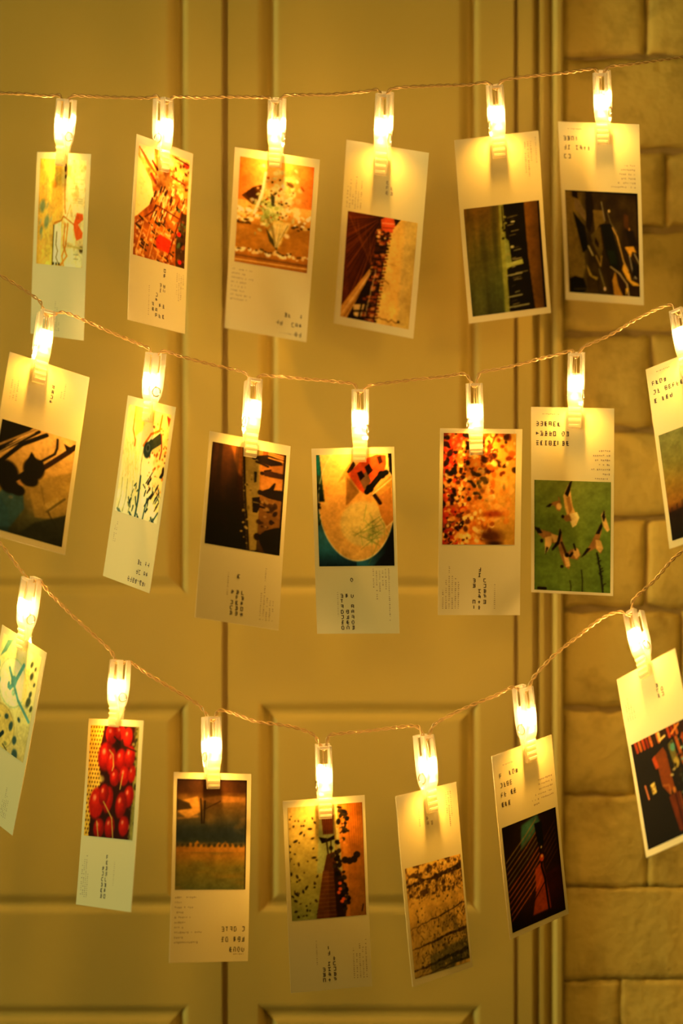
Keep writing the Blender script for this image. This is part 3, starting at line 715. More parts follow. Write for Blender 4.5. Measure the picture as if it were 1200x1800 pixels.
def pic_people_on_end():
    p = Pic((60, 30, 10), 24)
    p.vgrad([(0,(95,48,14)),(.25,(75,38,12)),(.6,(36,22,9)),(1,(22,15,8))])
    p.poly([(.25,0),(.42,0),(.42,.3),(.36,.25)], (190,105,30), .8, 14)
    p.grain(16,.8,.45,.75,(30,17,8),(UU<.42).astype(float),.55)
    p.poly([(.4,0),(.66,0),(.7,.3),(.72,.6),(.7,.98),(.56,1),(.52,.75),(.46,.45)], (150,115,50))
    p.poly([(.64,0),(1,0),(1,1),(.7,1),(.68,.6)], (165,100,35)); p.vgrad([(0,(110,55,18)),(.35,(190,120,45)),(.5,(120,75,28)),(.8,(100,62,22)),(1,(35,22,10))], (UU>.68).astype(float)*.8)
    p.line([(.42,0),(.48,.45),(.53,.7),(.58,1)], .03, (40,26,10)); p.specks(26,(.46,.25,.56,1),(.008,.02),[(40,26,12),(170,130,60)])
    p.line([(.5,0),(.53,.35),(.54,.6)], .05, (150,115,48), .7)
    D=(38,20,10)
    p.ell(.57,.085,.035,.02,D); p.poly([(.58,.07),(.66,.05),(.78,.03),(.92,.07),(.96,.11),(.8,.14),(.64,.12)], D,1,1); p.line([(.6,.12),(.76,.15)], .03, D)
    p.ell(.69,.225,.03,.018,D); p.poly([(.7,.21),(.8,.19),(1,.2),(1,.25),(.8,.25),(.72,.245)], (62,32,12),1,1); p.line([(.72,.2),(.8,.18)], .025, D)
    p.ell(.68,.415,.035,.024,D); p.poly([(.7,.4),(.8,.36),(.86,.30),(.88,.3),(.86,.37),(1,.36),(1,.47),(.8,.46),(.7,.44)], D,1,1)
    p.poly([(.58,.48),(.68,.46),(.69,.56),(.66,.62),(.6,.62)], (32,20,10)); p.line([(.6,.52),(.68,.52)], .02, (120,90,40)); p.line([(.66,.55),(.76,.56)], .03, D)
    p.poly([(.74,.5),(.9,.52),(.86,.6),(.76,.6)], (75,42,15), .9, 2); p.specks(24,(.62,.48,.9,.75),(.01,.03),[D,(60,35,14),(150,105,45)])
    p.poly([(.58,.22),(.62,.22),(.62,.32),(.59,.33)], (45,35,18))
    p.ell(.68,.85,.045,.035,D); p.poly([(.7,.84),(.78,.78),(.9,.74),(1,.72),(1,1),(.8,1),(.72,.9)], (30,18,9),1,1)
    for v in (.03,.05,.08): p.line([(.76,v-.02),(.98,v)], .018, (225,150,60), .8)
    p.poly([(.965,0),(1,0),(1,1),(.975,1)], (24,15,8), .8)
    return p

def pic_toy_bus_plate():
    p = Pic((205, 135, 45), 27)
    p.vgrad([(0,(40,95,70)),(.25,(60,70,35)),(.4,(30,28,18)),(.7,(60,95,85)),(.85,(50,90,85)),(1,(28,40,40))])
    p.hgrad([(.6,(50,90,85)),(.8,(35,45,38)),(1,(14,12,10))], ((VV>.7)&(UU>.5)).astype(float))
    m = (((UU-.52)/.50)**2 + ((VV-.42)/.53)**2 < 1).astype(float) * (VV>.42) + ((UU>.05+.06*VV*2)&(VV<=.42)).astype(float)
    m = np.clip(m,0,1); m = p.blurm(m, 3)
    p.vgrad([(0,(240,180,85)),(.3,(225,150,60)),(.6,(215,145,60)),(1,(200,140,60))], m)
    p.ring(.52,.42,.50,.53,.02,(235,190,110),.8)
    m2 = p.blurm((((UU-.6)/.3)**2+((VV-.62)/.2)**2<1).astype(float), 30); p.mix(m2*.7,(205,165,80))
    for k in range(40): p.line([(.72+.1*p.rr.gauss(0,1),.68+.07*p.rr.gauss(0,1)),(.7+.12*p.rr.gauss(0,1),.74+.07*p.rr.gauss(0,1))], .014, p.rr.choice([(120,125,45),(150,140,55),(100,100,40)]), .35)
    p.poly([(.28,.26),(.42,.1),(.48,.08),(.44,.2),(.56,.33),(.4,.46),(.38,.2)], (180,110,35), .7, 4); p.poly([(.4,.2),(.56,.34),(.38,.46)], (150,95,30), .9, 2); p.poly([(.4,.16),(.5,.06),(.52,.1),(.44,.18)], (60,35,15))
    p.poly([(.42,.18),(.6,.06),(.8,.01),(.92,.02),(.92,.1),(.88,.2),(.62,.35),(.56,.32)], (215,80,25)); p.poly([(.56,.22),(.66,.16),(.72,.24),(.64,.33)], (150,95,45)); p.poly([(.54,.17),(.6,.15),(.64,.2),(.58,.24)], (45,22,12)); p.poly([(.64,.12),(.7,.09),(.75,.15),(.68,.19)], (50,25,12)); p.poly([(.8,.03),(.86,.02),(.88,.08),(.83,.1)], (70,30,15))
    p.line([(.66,.34),(.74,.28),(.84,.2),(.92,.17)], .07, (28,18,12)); p.ell(.7,.31,.05,.035,(22,16,12)); p.ell(.86,.19,.05,.035,(22,16,12))
    p.poly([(.72,.36),(.98,.2),(1,.24),(1,.3),(.78,.42)], (195,130,45)); p.poly([(.78,.4),(.98,.3),(1,.6),(.92,.66),(.84,.56)], (190,115,40)); p.line([(.76,.37),(.83,.44)], .05, (50,25,12)); p.line([(.74,.36),(1,.22)], .02, (230,175,85)); p.line([(.9,.66),(1,.6)], .02, (225,165,80))
    p.poly([(.95,0),(1,0),(1,.2),(.96,.16)], (30,20,12)); p.poly([(.0,.02),(.03,.02),(.05,.2),(.02,.2)], (30,100,75)); p.specks(14,(.0,.2,.08,.7),(.01,.03),[(25,22,14),(60,70,40),(35,40,25)])
    p.poly([(.98,.64),(1,.62),(1,1),(.72,1),(.88,.88)], (22,20,16), .85, 3)
    return p

def pic_autumn_leaves():
    p = Pic((200, 110, 35), 30)
    p.hgrad([(0,(150,50,15)),(.3,(205,110,35)),(.65,(215,130,40)),(1,(190,130,40))])
    p.ell(.9,.5,.3,.18,(215,150,55),0,.8,.8); p.ell(.8,.75,.3,.15,(205,135,45),0,.8,.8); p.ell(.88,.9,.25,.12,(175,120,38),0,.8,.8)
    C1=[(35,18,9),(60,24,10),(200,60,15),(225,140,50),(170,40,12),(240,170,75),(28,15,8)]
    p.specks(420,(0,0,.34,1),(.008,.034),C1,(.4,1.6))
    p.specks(330,(.2,0,.70,.95),(.008,.036),[(225,140,50),(235,160,65),(205,100,25),(245,185,90),(150,70,20),(90,40,12),(215,120,35)])
    p.specks(60,(.5,0,1,.4),(.02,.05),[(225,135,45),(195,90,22),(120,45,12),(240,170,75),(60,28,10)])
    p.specks(26,(.35,.35,.62,.6),(.015,.03),[(70,45,18),(110,75,28),(50,32,14)])
    p.specks(40,(.55,.4,.95,.8),(.03,.06),[(220,140,50),(205,115,32),(225,155,65)],alpha=.6)
    for u,v,s in ((.06,.12,.07),(.2,.1,.06),(.08,.28,.06),(.14,.2,.05),(.24,.04,.05)): p.ell(u,v,s,s*.8,(215,45,15),.5,.9,.3); p.ell(u+.01,v+.01,s*.4,s*.3,(235,110,60),.5,.8,.4)
    p.specks(22,(0,0,.4,.4),(.02,.04),[(26,14,8),(40,20,10)])
    p.ell(.7,.72,.12,.03,(150,50,12),0,.8,.5); p.ell(.68,.92,.14,.06,(85,38,12),.1,.9,.5); p.ell(.72,.985,.1,.02,(50,24,10),0,.9,.5); p.ell(.86,.55,.05,.06,(180,120,40),0,.5,.6); p.ell(.84,.48,.02,.03,(110,85,35),0,.6,.5)
    for k in range(10): p.line([(p.rr.uniform(.6,.75),p.rr.uniform(0,.2)),(p.rr.uniform(.6,.75),p.rr.uniform(.1,.3))], .02, (110,45,14), .8)
    return p

def pic_gulls():
    p = Pic((112, 118, 38), 33)
    p.vgrad([(0,(122,112,42)),(.5,(108,114,36)),(1,(88,98,30))])
    p.hgrad([(0,(90,94,28)),(.5,(120,120,44)),(1,(102,108,36))], np.full((CH,CW),.45))
    T=(208,152,72); K_=(35,24,14); S_=(150,98,42); W_=(228,182,100)
    # top gull, wing straight up
    p.poly([(.38,.14),(.44,.04),(.49,-.01),(.475,.10),(.50,.22),(.56,.32),(.52,.40),(.44,.33),(.40,.24)], T,1,1)
    p.poly([(.40,.12),(.46,.02),(.50,-.01),(.47,.09),(.44,.15)], K_,1,1); p.poly([(.42,.16),(.46,.14),(.50,.26),(.46,.30)], S_,.8,2)
    p.poly([(.46,.30),(.56,.28),(.59,.33),(.55,.40),(.50,.42),(.47,.36)], W_,1,1); p.poly([(.36,.325),(.46,.30),(.49,.36),(.42,.37)], S_,1,1); p.ell(.375,.325,.02,.016,K_)
    # small gull left
    p.poly([(.17,.235),(.25,.195),(.33,.18),(.36,.22),(.34,.28),(.30,.27),(.26,.225)], S_,1,1); p.poly([(.15,.245),(.20,.215),(.24,.215),(.20,.245)], K_,1,1); p.ell(.325,.235,.035,.03,T); p.line([(.32,.155),(.34,.2)], .018, S_)
    # left pair
    p.poly([(-.01,.42),(.10,.45),(.22,.47),(.31,.51),(.34,.55),(.26,.57),(.12,.53),(.04,.48)], S_,1,1); p.poly([(-.01,.42),(.07,.435),(.11,.48),(.05,.485)], K_,1,1)
    p.poly([(.14,.52),(.24,.50),(.23,.58),(.18,.64),(.145,.67)], T,1,1); p.poly([(.145,.68),(.16,.60),(.19,.61)], K_,1,1); p.poly([(.22,.48),(.33,.50),(.35,.55),(.26,.56)], T,1,1); p.ell(.1,.55,.02,.018,K_)
    p.poly([(.33,.43),(.36,.46),(.37,.54),(.43,.64),(.475,.75),(.46,.80),(.40,.77),(.34,.66),(.31,.57)], S_,1,1); p.poly([(.34,.43),(.36,.47),(.33,.57),(.24,.64),(.23,.62),(.30,.55)], K_,1,1); p.poly([(.38,.66),(.45,.68),(.475,.77),(.42,.78)], T,1,1); p.ell(.365,.775,.022,.014,K_); p.line([(.36,.56),(.42,.66)], .03, (70,45,22))
    # middle small gull
    p.poly([(.40,.67),(.48,.62),(.56,.60),(.61,.66),(.57,.71),(.48,.70)], S_,1,1); p.ell(.43,.67,.028,.02,K_); p.poly([(.52,.60),(.58,.61),(.60,.67),(.55,.70),(.51,.66)], T,1,1); p.line([(.52,.57),(.54,.62)], .022,K_); p.line([(.47,.68),(.50,.65)], .03, K_)
    # right gulls
    p.poly([(.61,.69),(.72,.58),(.80,.47),(.86,.38),(.885,.43),(.85,.52),(.90,.59),(.87,.65),(.80,.60),(.72,.63)], S_,1,1); p.poly([(.61,.69),(.69,.60),(.74,.60),(.67,.66)], K_,1,1); p.poly([(.80,.47),(.88,.36),(.89,.40),(.85,.47)], K_,1,1); p.poly([(.80,.52),(.87,.53),(.90,.60),(.86,.64),(.81,.60)], T,1,1)
    p.poly([(.87,.30),(.91,.25),(.935,.33),(.985,.43),(.95,.45),(.90,.40)], T,1,1); p.poly([(.88,.31),(.91,.25),(.925,.32),(.905,.36)], K_,1,1)
    for u0,v0,u1 in ((.82,.64,.9),(.62,.8,.63),(.47,.9,.48)):
        p.line([(u0,v0),(.5*(u0+u1)+.01,(v0+1)/2),(u1,1)], .022 if u0>.8 else .012, (40,34,18))
    for k in range(14): p.line([(.83+.005*k,.68+.023*k),(.81+.006*k+p.rr.uniform(-.02,.06),.66+.023*k)], .014, (45,38,20))
    p.line([(.06,.98),(.15,.98)], .04, (32,18,14))
    p.poly([(0,0),(.012,0),(.012,1),(0,1)], (60,60,22))
    return p

def pic_dusk():
    p = Pic((120, 105, 45), 36)
    p.vgrad([(0,(130,118,60)),(.3,(125,105,42)),(.5,(140,100,32)),(.66,(150,95,28)),(.72,(95,48,16)),(.78,(45,28,12)),(1,(26,18,10))])
    p.grain(3,2,.5,.8,(110,95,45),(VV<.5).astype(float),.4)
    p.poly([(0,.74),(.3,.72),(.6,.75),(1,.71),(1,.8),(0,.8)], (42,24,12), .9, 3)
    for k in range(12): p.line([(.05+.08*k,.74),(.05+.08*k+.01,.7-.02*(k%3))], .012, (60,34,14))
    return p

def pic_blue_plates():
    p = Pic((222, 200, 125), 39)
    p.vgrad([(0,(228,200,120)),(.5,(215,190,110)),(1,(200,160,85))])
    T=(105,145,120); DK=(55,75,65)
    p.ell(.42,.38,.34,.22,(222,208,140),0,.9,.1); p.ring(.42,.38,.34,.22,.05,(165,165,110),.8); p.ring(.42,.38,.24,.155,.04,(190,185,125),.7)
    p.ell(.3,.82,.36,.2,(210,168,80),0,.9,.1); p.ring(.3,.82,.36,.2,.05,(165,135,65),.8)
    p.line([(.3,.27),(.42,.36),(.62,.5),(.95,.62)], .05, T); p.line([(.62,.17),(.48,.36),(.38,.44)], .06, T); p.ell(.45,.36,.07,.05,T)
    p.ell(.34,.42,.03,.035,T); p.ell(.48,.46,.04,.03,(150,170,125),.5,.8); p.poly([(.02,.22),(.14,.04),(.28,.0),(.16,.14)], (115,145,105),1,2)
    for u,v,a in ((.8,.12,.03),(.9,.14,.02),(.84,.22,.035),(.93,.28,.02),(.88,.38,.03),(.86,.46,.05),(.95,.5,.03)): p.ell(u,v,a,a*1.1,(70,72,45),.4,.9,.3)
    for u,v,a,b,r in ((.18,.72,.09,.02,.3),(.42,.7,.05,.025,-.4),(.56,.76,.045,.045,.2),(.06,.6,.03,.05,.2),(.72,.66,.04,.02,.5),(.7,.86,.05,.04,.2),(.76,.98,.07,.05,0),(.02,.3,.04,.05,0),(.1,.45,.025,.05,.2)): p.ell(u,v,a,b,DK if v>.6 else T,r,.9,.25)
    p.line([(.16,.8),(.2,.9),(.22,1)], .07, (32,40,34)); p.line([(.4,.86),(.28,.95)], .06, (42,55,48)); p.ell(.04,.96,.09,.04,(38,60,58)); p.ell(.5,.94,.04,.02,(150,130,65)); p.line([(.44,.96),(.56,.99)], .02,(80,70,38))
    p.poly([(.66,.2),(.78,.16),(.8,.5),(.7,.48)], (230,185,90),.6,4)
    return p

def pic_cherries():
    p = Pic((205, 140, 40), 42)
    p.hgrad([(0,(215,155,50)),(.3,(225,165,60)),(.45,(70,20,10)),(.85,(60,18,10)),(1,(150,120,50))])
    for j in range(26):
        for i in range(6): p.ell(.02+.055*i+(.027 if j%2 else 0),.02+.038*j,.014,.011,(105,60,18),.3)
    p.poly([(.3,.0),(.9,0),(.95,.5),(.9,1),(.1,1),(.12,.7),(.3,.5),(.2,.3)], (60,14,10), 1, 3)
    p.hgrad([(.9,(120,95,40)),(1,(165,140,65))], (UU>.93).astype(float)); p.specks(40,(.88,0,1,1),(.01,.03),[(60,50,25),(150,120,55),(95,75,30)])
    for u,v,a,b in ((.45,.08,.12,.09),(.62,.06,.1,.07),(.78,.1,.09,.09),(.66,.3,.11,.1),(.84,.27,.1,.1),(.56,.46,.1,.08),(.75,.44,.1,.09),(.9,.42,.07,.08),(.86,.62,.1,.1),(.72,.7,.11,.12),(.45,.66,.1,.12),(.3,.92,.11,.09),(.52,.9,.1,.1),(.8,.88,.1,.09),(.36,.28,.16,.13),(.48,.32,.09,.12),(.22,.7,.15,.14),(.36,.62,.1,.1)):
        p.ell(u,v,a,b,p.rr.choice([(150,18,12),(165,24,12),(135,14,12)]),.15,1,.12); p.ell(u-a*.2,v-b*.15,a*.6,b*.6,(205,42,18),.15,.8,.6); p.ell(u-a*.3,v-b*.35,a*.22,b*.2,(235,130,80),.3,.85,.5)
    for pts in ([(.42,.22),(.5,.26),(.52,.36),(.5,.4)], [(.36,.68),(.55,.82),(.6,1)], [(.25,.86),(.3,1)], [(.5,.1),(.7,.18),(.96,.22)], [(.72,.42),(.68,.56)]): p.line(pts, .018, (190,150,65) if pts[0][0]!=.5 else (45,30,15))
    p.ell(.3,.48,.05,.03,(185,150,75),.4,.8,.5)
    return p

def pic_field_painting():
    p = Pic((95, 70, 30), 45)
    p.vgrad([(0,(60,32,12)),(.12,(72,40,14)),(.2,(120,78,28)),(.3,(100,72,32)),(.42,(62,56,38)),(.5,(48,50,40)),(.56,(56,56,40)),(.62,(130,90,32)),(.68,(150,100,32)),(.8,(125,100,35)),(1,(95,88,42))])
    n = p.noise(3,10); p.mix(np.clip((n-.5)*3,0,1)*((VV>.12)&(VV<.5))*.45, (165,110,40))
    n = p.noise(2,16); p.mix(np.clip((n-.5)*3,0,1)*(VV>.62)*.35, (165,110,35)); n = p.noise(2,20); p.mix(np.clip((n-.55)*3,0,1)*(VV>.62)*.4, (80,85,42))
    p.poly([(.04,.2),(.3,.16),(.34,.3),(.16,.36),(.02,.3)], (190,128,50), .8, 8); p.poly([(.0,.18),(.18,.22),(.22,.27),(.0,.29)], (55,38,18), .9, 4); p.poly([(.3,.18),(.6,.15),(.98,.16),(.98,.2),(.5,.22)], (150,95,38), .7, 5)
    p.line([(.02,.36),(.3,.34)], .03, (150,100,42), .6); p.line([(.34,.18),(.36,.4)], .022, (38,24,12)); p.line([(.4,.2),(.39,.4)], .018, (42,26,12)); p.line([(.38,.28),(.62,.2)], .014, (70,42,16), .8)
    edge=[(0,.58)]
    for k in range(21): edge.append((k/20,.575+(.035 if k%2 else 0)+.02*math.sin(k*.8)))
    p.poly(edge+[(1,.66),(0,.66)], (165,105,32), .9, 1); p.poly([(0,.42),(1,.45),(1,.56),(.7,.58),(.3,.53),(0,.55)], (50,50,40), .6, 5)
    for k in range(14): p.ell(.02+.075*k,.6,.02,.016,(42,40,28),.3,.7,.4)
    p.line([(0,.0),(1,.0)], .05, (40,20,9)); p.line([(.99,0),(.99,1)], .02,(45,30,14))
    return p

def pic_tower_and_birds():
    p = Pic((170, 140, 62), 48)
    p.vgrad([(0,(205,155,75)),(.4,(180,145,65)),(1,(140,128,58))])
    p.poly([(.66,0),(1,0),(1,1),(.7,1),(.64,.5)], (165,95,25)); p.hgrad([(.68,(185,115,35)),(.85,(175,95,22)),(1,(140,85,25))], (UU>.72).astype(float)*.8)
    p.vgrad([(0,(190,95,20)),(.5,(150,90,25)),(1,(110,75,25))], (UU>.78).astype(float)*.5)
    for k in range(7): p.line([(.8+.03*k,0),(.81+.03*k,.3),(.84+.02*k,.5)], .008, (120,65,18), .7)
    p.specks(70,(.0,.05,.38,.98),(.007,.016),[(40,26,14),(70,45,22),(30,20,12)],(.6,2.2))
    p.poly([(.42,.1),(.66,.0),(.7,.6),(.36,.6)], (150,150,95), .6, 6)
    p.poly([(.44,.05),(.6,.04),(.6,.26),(.46,.26)], (150,75,28), 1, 2); 
    for k in range(6): p.line([(.46+.028*k,.1),(.47+.024*k,.26)], .01, (80,38,14))
    p.poly([(.4,.28),(.52,.3),(.62,.27),(.62,.31),(.44,.34)], (38,24,12)); p.line([(.5,.3),(.52,.45)], .02, (60,38,16)); p.line([(.56,.3),(.56,.45)], .015, (60,38,16)); p.line([(.62,.1),(.63,.55)], .03, (165,125,55))
    p.poly([(.5,.44),(.6,.42),(.64,.58),(.7,1),(.33,1),(.44,.6)], (92,48,16)); p.poly([(.33,1),(.44,.58),(.52,.58),(.5,1)], (110,60,20))
    for k in range(11): p.line([(.44-.01*k,.6+.037*k),(.66,.6+.037*k)], .008, (140,90,36), .7)
    p.poly([(.58,.5),(.68,.6),(.74,.9),(.72,1),(.6,1)], (45,24,12), .9, 2)
    for k in range(60):
        t=p.rr.uniform(0,1); u=.68+.06*math.sin(t*9)+p.rr.gauss(0,.03)
        p.ell(u,.02+t*.92,p.rr.uniform(.015,.04),p.rr.uniform(.012,.028),p.rr.choice([(30,20,12),(45,30,14),(60,42,20)]),p.rr.uniform(0,3))
    for u,v in ((.74,.5),(.8,.51),(.86,.5),(.9,.46)): p.ell(u,v,.045,.03,(40,26,12))
    for u,v in ((.66,.75),(.64,.78),(.7,.84),(.66,.7),(.68,.86)): p.ell(u,v,.025,.015,(205,85,30),.4)
    for k in range(14): p.ell(.7+.04*p.rr.gauss(0,1),.1+.3*p.rr.random(),.015,.012,(190,110,40))
    p.line([(.96,.9),(.94,.96)], .015,(50,30,14))
    return p

def pic_snowy_branches():
    p = Pic((215, 155, 65), 51)
    p.vgrad([(0,(225,160,65)),(.4,(210,150,60)),(1,(170,130,58))])
    K1=[(60,38,16),(85,55,22),(45,30,14),(120,80,32)]
    for v,w,sl in ((.14,.06,-.07),(.50,.022,-.12),(.70,.04,-.07),(.90,.05,-.06),(.97,.025,-.05)):
        pts=[(u,v+sl*(u-.5)+.012*p.rr.uniform(-1,1)) for u in np.linspace(-.02,1.02,14)]
        for a,b in zip(pts[:-1],pts[1:]): p.line([a,b], w*p.rr.uniform(.5,1.2)*(.5+.8*a[0]), (58,36,16), .8)
    for k in range(520):
        u=p.rr.uniform(.0,1)**.75; b=p.rr.choice([.10,.14,.2,.5,.55,.7,.75,.9]); v=b-.07*(u-.5)+p.rr.uniform(-.06,.11)
        p.line([(u,v),(u+p.rr.uniform(-.05,.05),v+p.rr.uniform(-.05,.06))], p.rr.uniform(.003,.011), p.rr.choice(K1), .7)
    n=p.noise(9,13); p.mix(np.clip((n-.48)*5,0,1)*np.clip((UU-.15)*1.6,0,1)*np.clip(VV*1.2-.15,0,1)*.75,(78,62,30))
    n=p.noise(16,22); p.mix(np.clip((n-.5)*6,0,1)*(VV<.3)*.8,(70,42,16))
    p.poly([(.3,.84),(1,.76),(1,1),(.3,1)], (58,56,34), .45, 12)
    p.specks(180,(.15,.3,1,1),(.004,.013),[(55,42,22),(40,30,16),(190,145,65),(95,70,32)])
    p.specks(90,(0,0,1,.3),(.005,.016),[(240,180,85),(60,38,14),(90,58,22)])
    for u in (.03,.08,.12): p.line([(u,.5),(u+.02,.98)], .008, (150,105,45), .6)
    n=p.noise(8,6); p.mix(np.clip((n-.45)*4,0,1)*(VV>.965),(195,145,65))
    return p

def pic_dark_beams():
    p = Pic((45, 26, 12), 54)
    p.vgrad([(0,(34,24,14)),(.4,(48,30,14)),(.75,(60,28,10)),(1,(26,14,8))])
    p.hgrad([(0,(40,22,10)),(.5,(70,38,14)),(.8,(50,22,10)),(1,(40,16,8))], np.full((CH,CW),.5))
    p.poly([(.35,.05),(.65,.0),(.7,.1),(.5,.2),(.3,.28)], (80,115,82), .85, 16)
    p.poly([(.6,.6),(1,.55),(1,1),(.6,.9)], (70,24,9), .6, 14)
    for k in range(11):
        v=.12+.055*k
        p.line([(.02,v+.22),(.4,v+.04),(.62,v-.08)], .022, p.rr.choice([(150,112,60),(130,95,50),(165,105,48)]) if k<5 else (190,95,30), .7)
        if 2<k<9: p.line([(.72,v-.02),(.95,v-.16)], .02, (110,62,26), .4)
    p.poly([(.52,.5),(.66,.45),(.72,.75),(.74,.92),(.4,.92),(.5,.72)], (190,78,20), .85, 8)
    p.poly([(.58,.08),(.72,.08),(.72,.28),(.67,.33),(.62,.3)], (24,14,8)); p.line([(.64,.28),(.66,.42),(.64,.5),(.68,.62),(.7,.92)], .035, (42,18,8)); p.ell(.66,.42,.04,.035,(190,72,20)); p.ell(.665,.405,.018,.014,(225,150,70)); p.ell(.67,.32,.015,.012,(185,150,95))
    p.line([(.66,.66),(.4,.82)], .016, (55,24,9)); p.line([(.62,.6),(.5,.7)], .03, (200,85,20), .8)
    m=np.clip((np.hypot((UU-.5)/.75,(VV-.5)/.75)-.55)*2.2,0,1); p.mix(m*.6,(24,14,8))
    return p

def pic_night_shelves():
    p = Pic((24, 15, 9), 57)
    p.poly([(0,0),(1,0),(1,.11),(0,.10)], (40,22,10))
    for k in range(14): 
        u=.08+.065*k
        p.line([(u,.01),(u+.02,.1)], .045, p.rr.choice([(190,70,20),(150,45,12),(205,105,35),(60,30,12)]), .9)
    p.line([(.5,.02),(.51,.09)], .04, (205,160,75)); p.line([(.5,.09),(.6,.07)], .03, (215,165,80)); p.line([(.72,.08),(.86,.02)], .03, (225,130,45))
    p.poly([(.02,.13),(1,.12),(1,.17),(.02,.18)], (26,17,10))
    p.poly([(.32,.22),(.54,.16),(.58,.22),(.62,.55),(.52,.6),(.42,.5),(.4,.34)], (125,58,15)); p.poly([(.32,.22),(.38,.2),(.42,.32),(.36,.33)], (175,68,20)); p.line([(.44,.5),(.54,.52),(.54,.6)], .03, (150,82,28)); p.ell(.61,.58,.025,.03,(190,110,35))
    p.poly([(.62,.16),(.72,.13),(.76,.36),(.68,.4)], (120,98,40)); p.ell(.7,.2,.04,.04,(95,130,85)); p.ell(.72,.35,.05,.05,(175,135,50)); p.ell(.7,.37,.02,.02,(40,28,12))
    p.line([(.78,.13),(.84,.38)], .05, (170,85,28)); p.line([(.9,.13),(.94,.4)], .06, (140,62,20)); p.specks(26,(.6,.15,1,.5),(.01,.025),[(200,160,80),(40,25,12),(120,140,95),(160,70,22)])
    p.line([(.13,.43),(.16,.56)], .028, (205,115,60)); p.poly([(.22,.44),(.3,.43),(.31,.53),(.24,.54)], (205,160,70)); p.specks(6,(.23,.45,.3,.52),(.008,.014),[(120,80,30)])
    p.poly([(.5,.62),(.66,.6),(.72,.95),(.6,.98)], (110,45,13)); p.line([(.62,.62),(.67,.95)], .03, (60,24,10)); p.line([(.69,.62),(.74,.94)], .03, (135,62,18))
    p.specks(46,(.74,.6,1,.98),(.015,.035),[(165,150,80),(120,130,75),(90,60,25),(195,160,80),(45,30,14)])
    p.poly([(.72,.44),(1,.42),(1,.56),(.74,.58)], (28,20,11), .9, 2); p.specks(10,(.7,.42,.9,.55),(.01,.03),[(75,75,45),(60,40,18)])
    p.poly([(.0,.96),(1,.96),(1,1),(0,1)], (14,9,6))
    return p

# ------------------------------------------------------------------ cards
TH = 0.00036
def bow_y(v, bow):
    return bow * max(0.0, v - 0.20) ** 2

def print_mesh(name, rect, W, H, bow, pic, parent):
    u0, v0, u1, v1 = rect
    u = np.linspace(u0, u1, GW); v = np.linspace(v0, v1, GH)
    X, V = np.meshgrid((u - .5) * W, v)
    Z = (.5 - V) * H
    Y = bow * np.maximum(0, V - 0.20) ** 2 - TH / 2 - 0.00006
    co = np.stack([X, Y, Z], -1).reshape(-1, 3).astype(np.float32)
    idx = np.arange(GW * GH).reshape(GH, GW)
    q = np.stack([idx[1:, :-1], idx[1:, 1:], idx[:-1, 1:], idx[:-1, :-1]], -1).reshape(-1)
    nf = (GW - 1) * (GH - 1)
    me = bpy.data.meshes.new(name)
    me.vertices.add(GW * GH); me.loops.add(nf * 4); me.polygons.add(nf)
    me.vertices.foreach_set('co', co.reshape(-1))
    me.loops.foreach_set('vertex_index', q.astype(np.int32))
    me.polygons.foreach_set('loop_start', np.arange(0, nf * 4, 4, dtype=np.int32))
    me.update(calc_edges=True)
    me.validate()
    at = me.color_attributes.new('ink', 'FLOAT_COLOR', 'POINT')
    c = np.ones((GW * GH, 4), np.float32); c[:, :3] = pic.result().reshape(-1, 3)
    at.data.foreach_set('color', c.reshape(-1))
    me.materials.append(M['print'])
    o = bpy.data.objects.new(name, me); col.objects.link(o); o.parent = parent
    return o

def text_mesh(name, blocks, W, H, bow, mat, parent, seed):
    """blocks: (kind, direction, u, v, lines, align); lines are patterns of glyphs (x) and gaps ( )"""
    rnd = random.Random(seed)
    V, F = [], []
    def quad(x0, x1, z0, z1):
        b = len(V)
        for x, z in ((x0, z0), (x1, z0), (x1, z1), (x0, z1)):
            v = .5 - z / H
            V.append((x, bow_y(v, bow) - TH/2 - 0.00008, z))
        F.append((b, b+1, b+2, b+3))
    for kind, d, u, v, lines, al in blocks:
        gw, gh = {'T': (0.0019, 0.0031), 'C': (0.00095, 0.0015), 'S': (0.0009, 0.0016)}[kind]
        if kind == 'T': adv_u, adv_v, lu, lv = 0.0028, 0.0043, 0.0034, 0.0062
        else: adv_u, adv_v, lu, lv = 0.00125, 0.0021, 0.0020, 0.0030
        ox, oz = (u - .5) * W, (.5 - v) * H
        if d == 'v':
            adv_v, gh = (0.0034, 0.0025) if kind == 'T' else (0.00125, 0.00095)
        for li, pat in enumerate(lines):
            n = len(pat)
            for gi, ch in enumerate(pat):
                if ch == ' ': continue
                if d == 'h':
                    x = ox + gi * adv_u if al == 'l' else ox - (n - gi) * adv_u
                    z = oz - li * lv
                else:
                    x = ox + li * lu
                    z = oz - gi * adv_v if al == 't' else oz + (n - gi) * adv_v
                if kind == 'T':
                    t = 0.00050
                    for s in range(3):
                        if rnd.random() < .7:
                            zz = z - gh * (0.02 + s * 0.42)
                            quad(x + gw*rnd.uniform(0,.25), x + gw*rnd.uniform(.7,1), zz - t, zz)
                    for s in range(2):
                        xx = x + gw * (rnd.choice((0, .3, .7)))
                        quad(xx, xx + t, z - gh*rnd.uniform(.75,1), z - gh*rnd.uniform(0,.3))
                elif kind == 'C':
                    if rnd.random() < .88:
                        quad(x, x + gw*rnd.uniform(.6,1), z - gh*rnd.uniform(.5,.9), z - gh*rnd.uniform(0,.3))
                else:
                    quad(x, x + gw*.9, z - gh*rnd.uniform(.5,.8), z - gh*rnd.uniform(.2,.4))
    if V:
        tag(mesh_obj(name, V, F, mat, parent), kind='stuff')

def rl(rnd, n, lo, hi):
    return ['x' * rnd.randint(lo, hi) for _ in range(n)]

